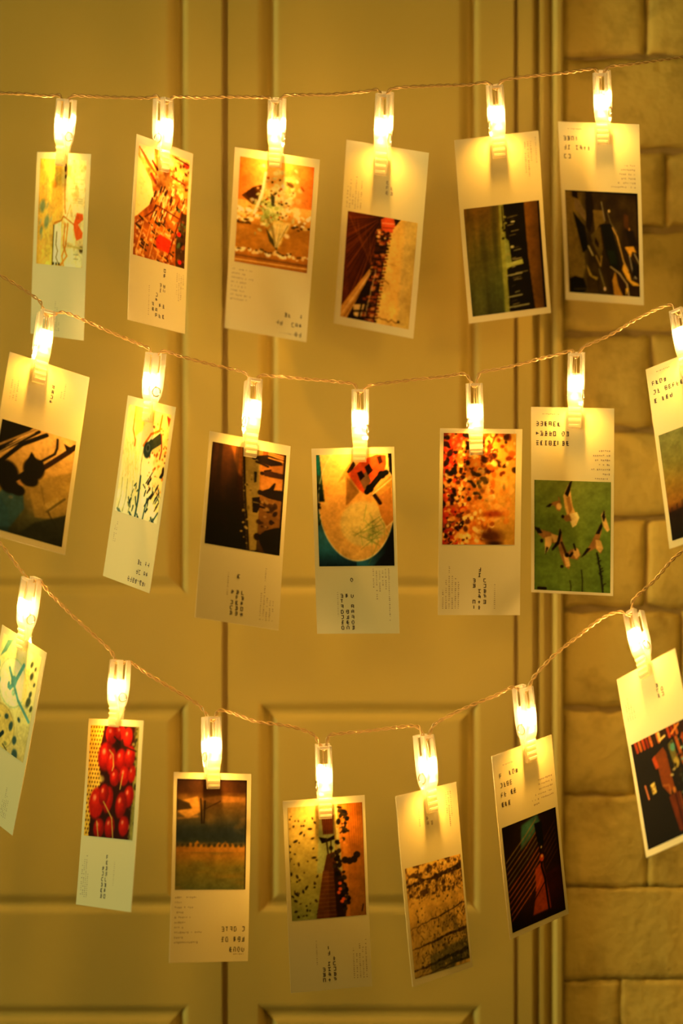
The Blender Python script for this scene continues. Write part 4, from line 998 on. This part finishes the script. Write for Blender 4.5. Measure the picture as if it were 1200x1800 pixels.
def card(key, label, pic, rect, titles, captions, bow):
    loc, q, W, H = POSE[key][:4]
    root = bpy.data.objects.new('photo_card', None)
    root.empty_display_size = 0.01
    col.objects.link(root)
    # the Empty sits at the middle of the card's lower edge
    Q = Quaternion(q)
    root.location = Vector(loc) + Q @ Vector((0, 0, -H/2))
    root.rotation_mode = 'QUATERNION'; root.rotation_quaternion = Q
    tag(root, label, 'photo card', 'photo cards hanging on the light strings')
    # paper: a thin sheet, slightly curled below the clip
    nu, nv = 4, 18
    Vv, Ff = [], []
    for side in (-1, 1):
        for j in range(nv + 1):
            for i in range(nu + 1):
                u, v = i / nu, j / nv
                Vv.append(((u-.5)*W, bow_y(v, bow) + side*TH/2, (.5-v)*H))
    N = (nu+1)*(nv+1)
    for j in range(nv):
        for i in range(nu):
            a = j*(nu+1)+i
            Ff.append((a+nu+1, a+nu+2, a+1, a)); Ff.append((N+a, N+a+1, N+a+nu+2, N+a+nu+1))
    rim = [i for i in range(nu+1)] + [j*(nu+1)+nu for j in range(1, nv+1)] + [nv*(nu+1)+i for i in range(nu-1, -1, -1)] + [j*(nu+1) for j in range(nv-1, 0, -1)]
    for k in range(len(rim)):
        a, b = rim[k], rim[(k+1) % len(rim)]
        Ff.append((a, b, N+b, N+a))
    kids = [mesh_obj('paper', Vv, Ff, M['paper'], root)]
    kids.append(print_mesh('printed_picture', rect, W, H, bow, pic, root))
    seed = sum(ord(c) for c in key) * 7
    for k, b in enumerate(titles):
        text_mesh('printed_title', [b], W, H, bow, M['ink'], root, seed + k)
    for k, b in enumerate(captions):
        text_mesh('printed_caption', [b], W, H, bow, M['ink_grey'], root, seed + 10 + k)
    for ch in root.children:
        ch.location = (0, 0, H/2)
    return root

R_ = random.Random(77)
Lh = lambda n, lo, hi: rl(R_, n, lo, hi)
A_TXT = lambda u: [('T', 'v', u, .965, ['xx', 'xx  xx', 'xxxx'], 'b')]

card('r1c1', 'photo card of an orange bow collage at top left, crossed by the middle string',
     pic_bow_collage(), (.07,.035,.93,.61), [], [('C','v',.38,.97,['xxxxx','xxxxxxxxxxx','xxxxxxxxxxxxxxxx','xxxxxxxxxxxxx','xxxxxx'],'b')], 0.002)
card('r1c2', 'photo card of an orange city seen from above, right edge turned away',
     pic_city_from_above(), (.05,.045,.95,.645), [('T','v',.40,.955,['xx ','xx xx','xx  x x','xx xx  x x'],'b')], [('C','v',.82,.68,['xxxxxxxxxxxx','xxxxxxxxxxxxxxx','xxxxxxxxxxxxxx','xxxxxxxx'],'t'),('S','v',.34,.95,['xxxxxxxxxxxxxxxx'],'b')], -0.004)
card('r1c3', 'photo card of a white flower bouquet on a brown lace-edged table',
     pic_bouquet(), (.07,.045,.945,.62), [('T','h',.95,.855,['xx  x','xx  xxx','xx'],'r')], [('C','h',.05,.655,['xx xxxxxx xx','xxxxxxxx','xxxxxxxxxxxxx','xx xxxxxx','x xxx xxx','xxxxxxxx','xx xxxx xxxx','xxxxxxxx x'],'l'),('S','h',.88,.965,['xxxxxxxxxx'],'r')], -0.003)
card('r1c4', 'photo card of a dark red pagoda tower with an orange lantern beside cream',
     pic_pagoda(), (.075,.375,.935,.955), [], [('C','v',.05,.36,['xxxxxxxxxxxx','xxxxxxxxxxxxxxxx','xxxxxxxx','xxxxxxxxxxxxxxxxxx','xxxxxxxxxx','xxxxxxxxxxxxxxxx'],'b'),('T','v',.52,.26,['xxx','xx'],'b')], -0.003)
card('r1c5', 'photo card of a black city skyline on end over olive water',
     pic_skyline_on_end(), (.05,.375,.955,.965), [], [('C','v',.82,.05,['xxxxxxxxxxxxxxxxx','xxxxxxxxxxxxxxxxxxx','xxxxxxxxxxx'],'t'),('S','v',.95,.03,['xxxxxxxxxxxxxx'],'t')], -0.006)
card('r1c6', 'photo card of dark brown and gold shards, at top right before the bricks',
     pic_golden_shards(), (.05,.375,.955,.955), [('T','h',.06,.075,['xxxx','xx xxxx','xx'],'l')], [('S','h',.12,.03,['xxxxxxxx'],'l'),('C','h',.94,.22,['xxxxxx','xxxxxxxx','xxxxxxxxx','xxxxxxxx','xxxxxxxxxx','xxxxxxxxxxxxxx'],'r')], -0.002)
card('r2c1', 'photo card of dark silhouettes with raised arms, cut by the left edge',
     pic_raised_arms(), (.04,.375,.95,.965), [('T','v',.56,.22,['xxxx'],'b')], [('C','v',.08,.26,['xxxxxxxxxxx','xxxxxxxxx','xxxxxxxxxxxx'],'b'),('S','v',.68,.17,['xxxx','xxxxxxxxx'],'b')], -0.003)
card('r2c2', 'photo card of a dark camera on a strap above blue reeds, narrow and tilted',
     pic_camera_and_reeds(), (.05,.045,.94,.63), [('T','h',.93,.845,['xx xx','xx xx','xxxx xxx'],'r')], [('S','h',.85,.95,['xxxxxxxxx'],'r'),('C','v',.10,.80,['xxxxxxxxx','xxxxxxxxxxx'],'b')], -0.002)
card('r2c3', 'photo card of brown people silhouettes lying on end beside a dark plank wall',
     pic_people_on_end(), (.045,.055,.955,.605), [('T','v',.40,.965,['x xxx','x  xxxxx',' xxxxx'],'b')], [('S','v',.35,.86,['xxxxxxxxxxxx'],'b'),('C','v',.76,.965,['xxxxxxxxxxxxxx','xxxxxxxxxxxxxxxxxxxxxxxxxxx','xxxxxxxxxxxx','xxxxxxxxxxx','xxxxxxxxxxxx'],'b')], -0.002)
card('r2c4', 'photo card of a red toy bus on a round orange plate over teal',
     pic_toy_bus_plate(), (.055,.035,.965,.635), [('T','v',.30,.985,['xxxxxxx','x  xxxx','x  x xxxxx'],'b')], [('S','v',.26,.91,['xxxxxxxxxxxxx'],'b'),('C','v',.70,.65,['xxxxxxxxxx','xxxxxxxxxxxxxxxx','xxxxxxxxxxxx','xxxxxxxxx','xxxxxxxxxxx','xxxxxxxxxxxxxxxxxxxxxxxxxxx'],'t')], 0.002)
card('r2c5', 'photo card of red and orange autumn leaves, second row',
     pic_autumn_leaves(), (.045,.025,.925,.622), [('T','v',.42,.975,['xx  xx','xx  xxxx','xxxxx '],'b')], [('C','v',.05,.97,['xxxxxxxxxx','xxxxxxxxxxxxxxx','xxxxxxxxxxxxxxxxxxxxxxx','xxxxxxxxxxxxxxxxx','xxxxxxxxxxxxxxxx','xxxxxxxxxxxxxx'],'b'),('S','v',.68,.97,['xxxxxxxxxxxxx'],'b')], -0.003)
card('r2c6', 'photo card of flying gulls on a green sky',
     pic_gulls(), (.04,.39,.965,.985), [('T','h',.06,.075,['xxxxxx','xxxxx xx','xxxxxxxx'],'l')], [('S','h',.14,.03,['xxxxxxxxx'],'l'),('C','h',.96,.22,['xxxxxx','xxxxxxxxx','xxxxxxxx','xxxxxx','xxxxxxxxxx','xxxx','xxxxxxxx'],'r')], -0.002)
card('r2c7', 'photo card of a dusky olive sky over dark ground, cut by the right edge',
     pic_dusk(), (.05,.385,.95,.965), [('T','h',.06,.08,['xxxx','xx xxxxxx','x xxx'],'l')], [('S','h',.14,.03,['xxxxxxxx'],'l'),('C','h',.94,.24,['xxxxxx','xxxxxxxxx','xxxxxxxx'],'r')], -0.002)
card('r3c1', 'photo card of blue and white plates, cut by the left edge at lower left',
     pic_blue_plates(), (.06,.035,.93,.61), [('T','v',.28,.95,['xxx','xxxx'],'b')], [('C','v',.66,.95,['xxxxxxxxx','xxxxxxxxxxxxxxxx','xxxxxxxxxxxxx','xxxxxxxxxx'],'b')], -0.002)
card('r3c2', 'photo card of glossy red fruit on dotted yellow, third row',
     pic_cherries(), (.05,.035,.935,.63), [('T','v',.43,.955,['xxxxxx','xxxxxxxx'],'b')], [('C','v',.06,.96,['xxxxxxxxxxxxxxxx','xxxxxxxxxxxxxxxxxxx','xxxxxxxxxxxxxxxxxxxxxx','xxxxxxxxxxxx'],'b'),('S','v',.64,.88,['xxxxxxxxxxxx'],'b')], -0.002)
card('r3c3', 'photo card of a painted field under a dark brown sky',
     pic_field_painting(), (.045,.035,.945,.62), [('T','h',.965,.815,['xxxx x','xx xxx','xxxx'],'r')], [('C','h',.05,.655,['xxxxxxxxxxxx','xxxx','xxxxxxxxxx','xxxxx','x xxxxx x','xxxxxx','xxxxxxx','xxxxxxxxxxxxxxx','xxxxx','xxxxxxxxxxxxx'],'l'),('S','h',.95,.955,['xxxxxx'],'r')], 0.002)
card('r3c4', 'photo card of a brown tower with scattered black birds',
     pic_tower_and_birds(), (.055,.035,.965,.625), [('T','v',.40,.965,['xxx','xx xxxx','xxxxx'],'b')], [('S','v',.33,.87,['xxxxxxxxxxxxx'],'b'),('C','v',.78,.955,['xxxxxxxxxxxxxxxx','xxxxxxxxxxxxx','xxxxxxxxxxxxxxxxxx','xxxxxxxxxxxxxxxx','xxxxxxxxxxxxxxxxxxxx'],'b')], -0.003)
card('r3c5', 'photo card of sketchy dark branches on cream, third row',
     pic_snowy_branches(), (.05,.385,.965,.965), [], [('C','v',.80,.04,['xxxxxxxxxxx','xxxxxxxxxxxxxxxxxx','xxxxxxxxxxxxx'],'t'),('C','v',.34,.19,['xxxxxxxxx'],'b'),('T','v',.46,.20,['xx','x'],'b')], -0.002)
card('r3c6', 'photo card of a dark post in orange light beams',
     pic_dark_beams(), (.05,.395,.955,.97), [('T','h',.09,.105,['x  xxx','xxxx','xx xx','xxx'],'l')], [('S','h',.16,.06,['xxxxxxx'],'l'),('C','h',.95,.21,['xxxxxxxxxx','xxxxxxxxxx','xxxxxxxxxx','xxxxxxxxxxxxx','xxxxxxxxxx'],'r'),('C','h',.7,.31,['xxx x','xxxx'],'r')], -0.002)
card('r3c7', 'photo card of a night scene with orange shelves, cut by the lower right edge',
     pic_night_shelves(), (.05,.385,.955,.965), [('T','v',.60,.22,['xxx','xx'],'b')], [('C','v',.07,.26,['xxxxxxxxx','xxxxxxxxxxxx','xxxxxxxx','xxxxxx'],'b')], -0.002)

# ------------------------------------------------------------------ clip lights
CL = 0.046
PROFILE = [(0.0, 0.0017), (0.0012, 0.0021), (0.004, 0.0021), (0.007, 0.0017), (0.010, 0.0015), (0.014, 0.0018), (0.016, 0.0029), (0.018, 0.0036),
           (0.022, 0.0042), (0.028, 0.0045), (0.033, 0.0045), (0.038, 0.0045), (0.046, 0.0043)]
def half_w(z):
    return 0.0040 + 0.0005 * math.sin(min(1, z / 0.02) * PI / 2)
def leg_mesh(sign):
    """one jaw: a bent plate with raised side rims and grip ribs"""
    mb = MB()
    t = 0.0007
    secs = []
    for z, y in PROFILE:
        w = half_w(z)
        rim = 0.0026 * min(1, max(0, (z - 0.017) / 0.004))
        # cross section: a shallow channel opening towards the inside
        inner = 0.0003 if z < 0.008 else y - 0.0003
        outer = y + t
        ri = max(0.0003, inner - rim)
        sec = [(-w, ri), (-w, outer), (w, outer), (w, ri), (w - 0.0009, ri), (w - 0.0009, inner), (-w + 0.0009, inner), (-w + 0.0009, ri)]
        secs.append([(x, sign * yy, z) for x, yy in sec])
    if sign > 0:
        secs = [list(reversed(s)) for s in secs]
    secs = [list(reversed(s)) for s in secs]
    cut = [i for i, q in enumerate(PROFILE) if q[0] <= 0.0331][-1] + 1
    mb.loft(secs[:cut])
    # two rails and a top bar frame the open window
    for s in (-1, 1):
        rail = []
        for z, y in PROFILE[cut-1:]:
            w = half_w(z)
            xa, xb = sorted((s * w, s * (w - 0.0012)))
            r = [(xa, sign*(y - 0.0029), z), (xb, sign*(y - 0.0029), z), (xb, sign*(y + t), z), (xa, sign*(y + t), z)]
            rail.append(r if sign > 0 else list(reversed(r)))
        mb.loft(rail)
    # cross bars of the window near the top
    for z in (0.0452,):
        y = np.interp(z, [p[0] for p in PROFILE], [p[1] for p in PROFILE])
        a, b = sorted((sign * (y - 0.0012), sign * (y + t)))
        mb.box(-0.0031, 0.0031, a, b, z - 0.0008, z + 0.0008)
    return mb

def rib_meshes(sign):
    out = []
    for z, h in ((0.0024, .0008), (0.0058, .0009), (0.0092, .0010), (0.0126, .0010)):
        y = np.interp(z, [p[0] for p in PROFILE], [p[1] for p in PROFILE])
        w = half_w(z) - 0.0006
        a, b = sorted((sign * (y + 0.0007 - 0.0001), sign * (y + 0.0007 + h)))
        mb = MB(); mb.box(-w, w, a, b, z - 0.0005, z + 0.0005)
        out.append(mb)
    return out

def ellipsoid(cx, cy, cz, rx, rz, seg=8, rings=6):
    V, F = [(cx, cy, cz - rz)], []
    for j in range(1, rings):
        a = -PI/2 + PI*j/rings
        for k in range(seg):
            V.append((cx + rx*math.cos(a)*math.cos(2*PI*k/seg), cy + rx*math.cos(a)*math.sin(2*PI*k/seg), cz + rz*math.sin(a)))
    V.append((cx, cy, cz + rz))
    for k in range(seg):
        F.append((0, 1 + (k+1) % seg, 1 + k))
        for j in range(rings - 2):
            a, b = 1 + j*seg + k, 1 + j*seg + (k+1) % seg
            F.append((a, b, b+seg, a+seg))
        F.append((len(V)-1, 1 + (rings-2)*seg + k, 1 + (rings-2)*seg + (k+1) % seg))
    return V, F

def make_clip_meshes():
    d = {}
    d['front_jaw'] = leg_mesh(-1).build('front_jaw', M['plastic'])
    d['back_jaw'] = leg_mesh(1).build('back_jaw', M['plastic'])
    for jaw, sg in (('front_jaw', -1), ('back_jaw', 1)):
        for mb in rib_meshes(sg):
            mb.build('grip_rib', M['plastic'], d[jaw])
    V, F = ellipsoid(0, -0.0050, 0.0275, 0.0021, 0.0036, 10, 8)
    d['led_bulb'] = mesh_obj('led_bulb', V, F, M['led'], smooth=True)
    mb = MB()
    for s in (-1, 1):
        mb.tube([(s*0.0048, 0.0030*math.cos(2*PI*k/16), 0.0205 + 0.0030*math.sin(2*PI*k/16)) for k in range(16)], 0.00035, 5, closed=True, caps=False)
    mb.tube([(-0.0048, 0, 0.0235), (0.0048, 0, 0.0235)], 0.00035, 5)
    d['spring'] = mb.build('spring', M['spring'], smooth=True)
    mb = MB()
    for s in (-1, 1):
        mb.tube([(s*0.0006, -0.0044, 0.0298), (s*0.0009, -0.0032, 0.036), (s*0.0006, -0.0026, 0.041), (s*0.0004, -0.0020, 0.0445)], 0.0003, 5)
    mb.build('lead_wire', M['wire'], d['led_bulb'], smooth=True)
    return d

CLIPS = [
 ('r1c1', 'lit clear plastic clip holding the orange bow collage card'), ('r1c2', 'lit clear plastic clip holding the orange city card'),
 ('r1c3', 'lit clear plastic clip holding the flower bouquet card'), ('r1c4', 'lit clear plastic clip holding the red pagoda card'),
 ('r1c5', 'lit clear plastic clip holding the black skyline card'), ('r1c6', 'lit clear plastic clip holding the gold shards card'),
 ('r2c1', 'lit clear plastic clip holding the raised arms card, over the bow collage card'), ('r2c2', 'lit clear plastic clip holding the camera and reeds card'),
 ('r2c3', 'lit clear plastic clip holding the brown people silhouettes card'), ('r2c4', 'lit clear plastic clip holding the red toy bus card'),
 ('r2c5', 'lit clear plastic clip holding the autumn leaves card'), ('r2c6', 'lit clear plastic clip holding the flying gulls card'),
 ('r2c7', 'lit clear plastic clip holding the dusky sky card, cut by the right edge'), ('r3c1', 'lit clear plastic clip holding the blue plates card'),
 ('r3c2', 'lit clear plastic clip holding the red fruit card'), ('r3c3', 'lit clear plastic clip holding the painted field card'),
 ('r3c4', 'lit clear plastic clip holding the tower and birds card'), ('r3c5', 'lit clear plastic clip holding the sketchy branches card'),
 ('r3c6', 'lit clear plastic clip holding the dark post card'), ('r3c7', 'lit clear plastic clip holding the night shelves card')]
clip_top = {}
first = None
for key, label in CLIPS:
    loc, q, L = POSE[key][4:7]
    root = bpy.data.objects.new('clip_light', None)
    root.empty_display_size = 0.01
    col.objects.link(root)
    root.location = loc
    root.rotation_mode = 'QUATERNION'; root.rotation_quaternion = Quaternion(q)
    s = L / CL
    root.scale = (1, 1, s)
    tag(root, label, 'clip light', 'lit clips along the strings')
    if first is None:
        first = make_clip_meshes()
        for o in first.values(): o.parent = root
    else:
        for n, src in first.items():
            c = src.copy(); col.objects.link(c); c.parent = root
            for sub in src.children:
                e = sub.copy(); col.objects.link(e); e.parent = c
    # the beam of this clip's LED, thrown down over the card
    ld = bpy.data.lights.new('led_beam', 'SPOT')
    ld.energy = LED_BEAM
    ld.color = (1.0, 0.465, 0.055)
    ld.spot_size = math.radians(140)
    ld.spot_blend = 1.0
    ld.shadow_soft_size = 0.0014
    lo = bpy.data.objects.new('led_beam', ld); col.objects.link(lo); lo.parent = root
    lo.location = (0, -0.0066, 0.0226)
    lo.rotation_euler = (-0.12, 0, 0)
    clip_top[key] = Vector(loc) + Quaternion(q) @ Vector((0, -0.0020, 0.0435 * s))

# ------------------------------------------------------------------ the three light strings: twisted pairs that dip into every clip
STR_LABEL = ['twisted light string carrying the top row of clips', 'twisted light string carrying the middle row of clips', 'twisted light string carrying the lowest row of clips']
STR_Y = [0.045, 0.0, -0.02]
def catmull(P, n):
    out = []
    P = [P[0]*2 - P[1]] + P + [P[-1]*2 - P[-2]]
    for i in range(1, len(P) - 2):
        p0, p1, p2, p3 = P[i-1:i+3]
        m = max(2, int((p2-p1).length / n))
        for k in range(m):
            t = k / m
            # centripetal-like damping keeps the dips tight
            a = (p2 - p0) * 0.5 * min(1, (p2-p1).length / max(1e-6, (p2-p0).length) * 1.6)
            b = (p3 - p1) * 0.5 * min(1, (p2-p1).length / max(1e-6, (p3-p1).length) * 1.6)
            out.append(p1*(2*t**3-3*t**2+1) + a*(t**3-2*t**2+t) + p2*(-2*t**3+3*t**2) + b*(t**3-t**2))
    out.append(P[-2])
    return out
for ri, pts in enumerate(WIRES):
    P = [clip_top[a] if isinstance(a, str) else Vector((a[0], STR_Y[ri], a[1])) for a in pts]
    path = catmull(P, 0.0009)
    # length along the path drives the twist
    s = 0.0
    ph = []
    for i, p in enumerate(path):
        if i: s += (p - path[i-1]).length
        ph.append(s)
    root = bpy.data.objects.new('light_string', None); col.objects.link(root)
    root.location = path[len(path)//2]
    root.empty_display_size = 0.02
    tag(root, STR_LABEL[ri], 'light string', 'strings carrying the clips')
    rs = random.Random(ri)
    for k in range(2):
        q = []
        for i, p in enumerate(path):
            t = (path[min(i+1, len(path)-1)] - path[max(i-1, 0)]).normalized()
            n = Vector((0, 1, 0)); b = t.cross(n).normalized(); n = b.cross(t)
            ang = 2*PI*ph[i]/0.0105 + PI*k + 0.5*math.sin(ph[i]*90)
            rad = 0.00072
            q.append(p + n*(rad*math.cos(ang)) + b*(rad*math.sin(ang)) - root.location)
        mb = MB(); mb.tube(q, 0.00050, 5)
        mb.build('wire_strand', M['wire'], root, smooth=True)
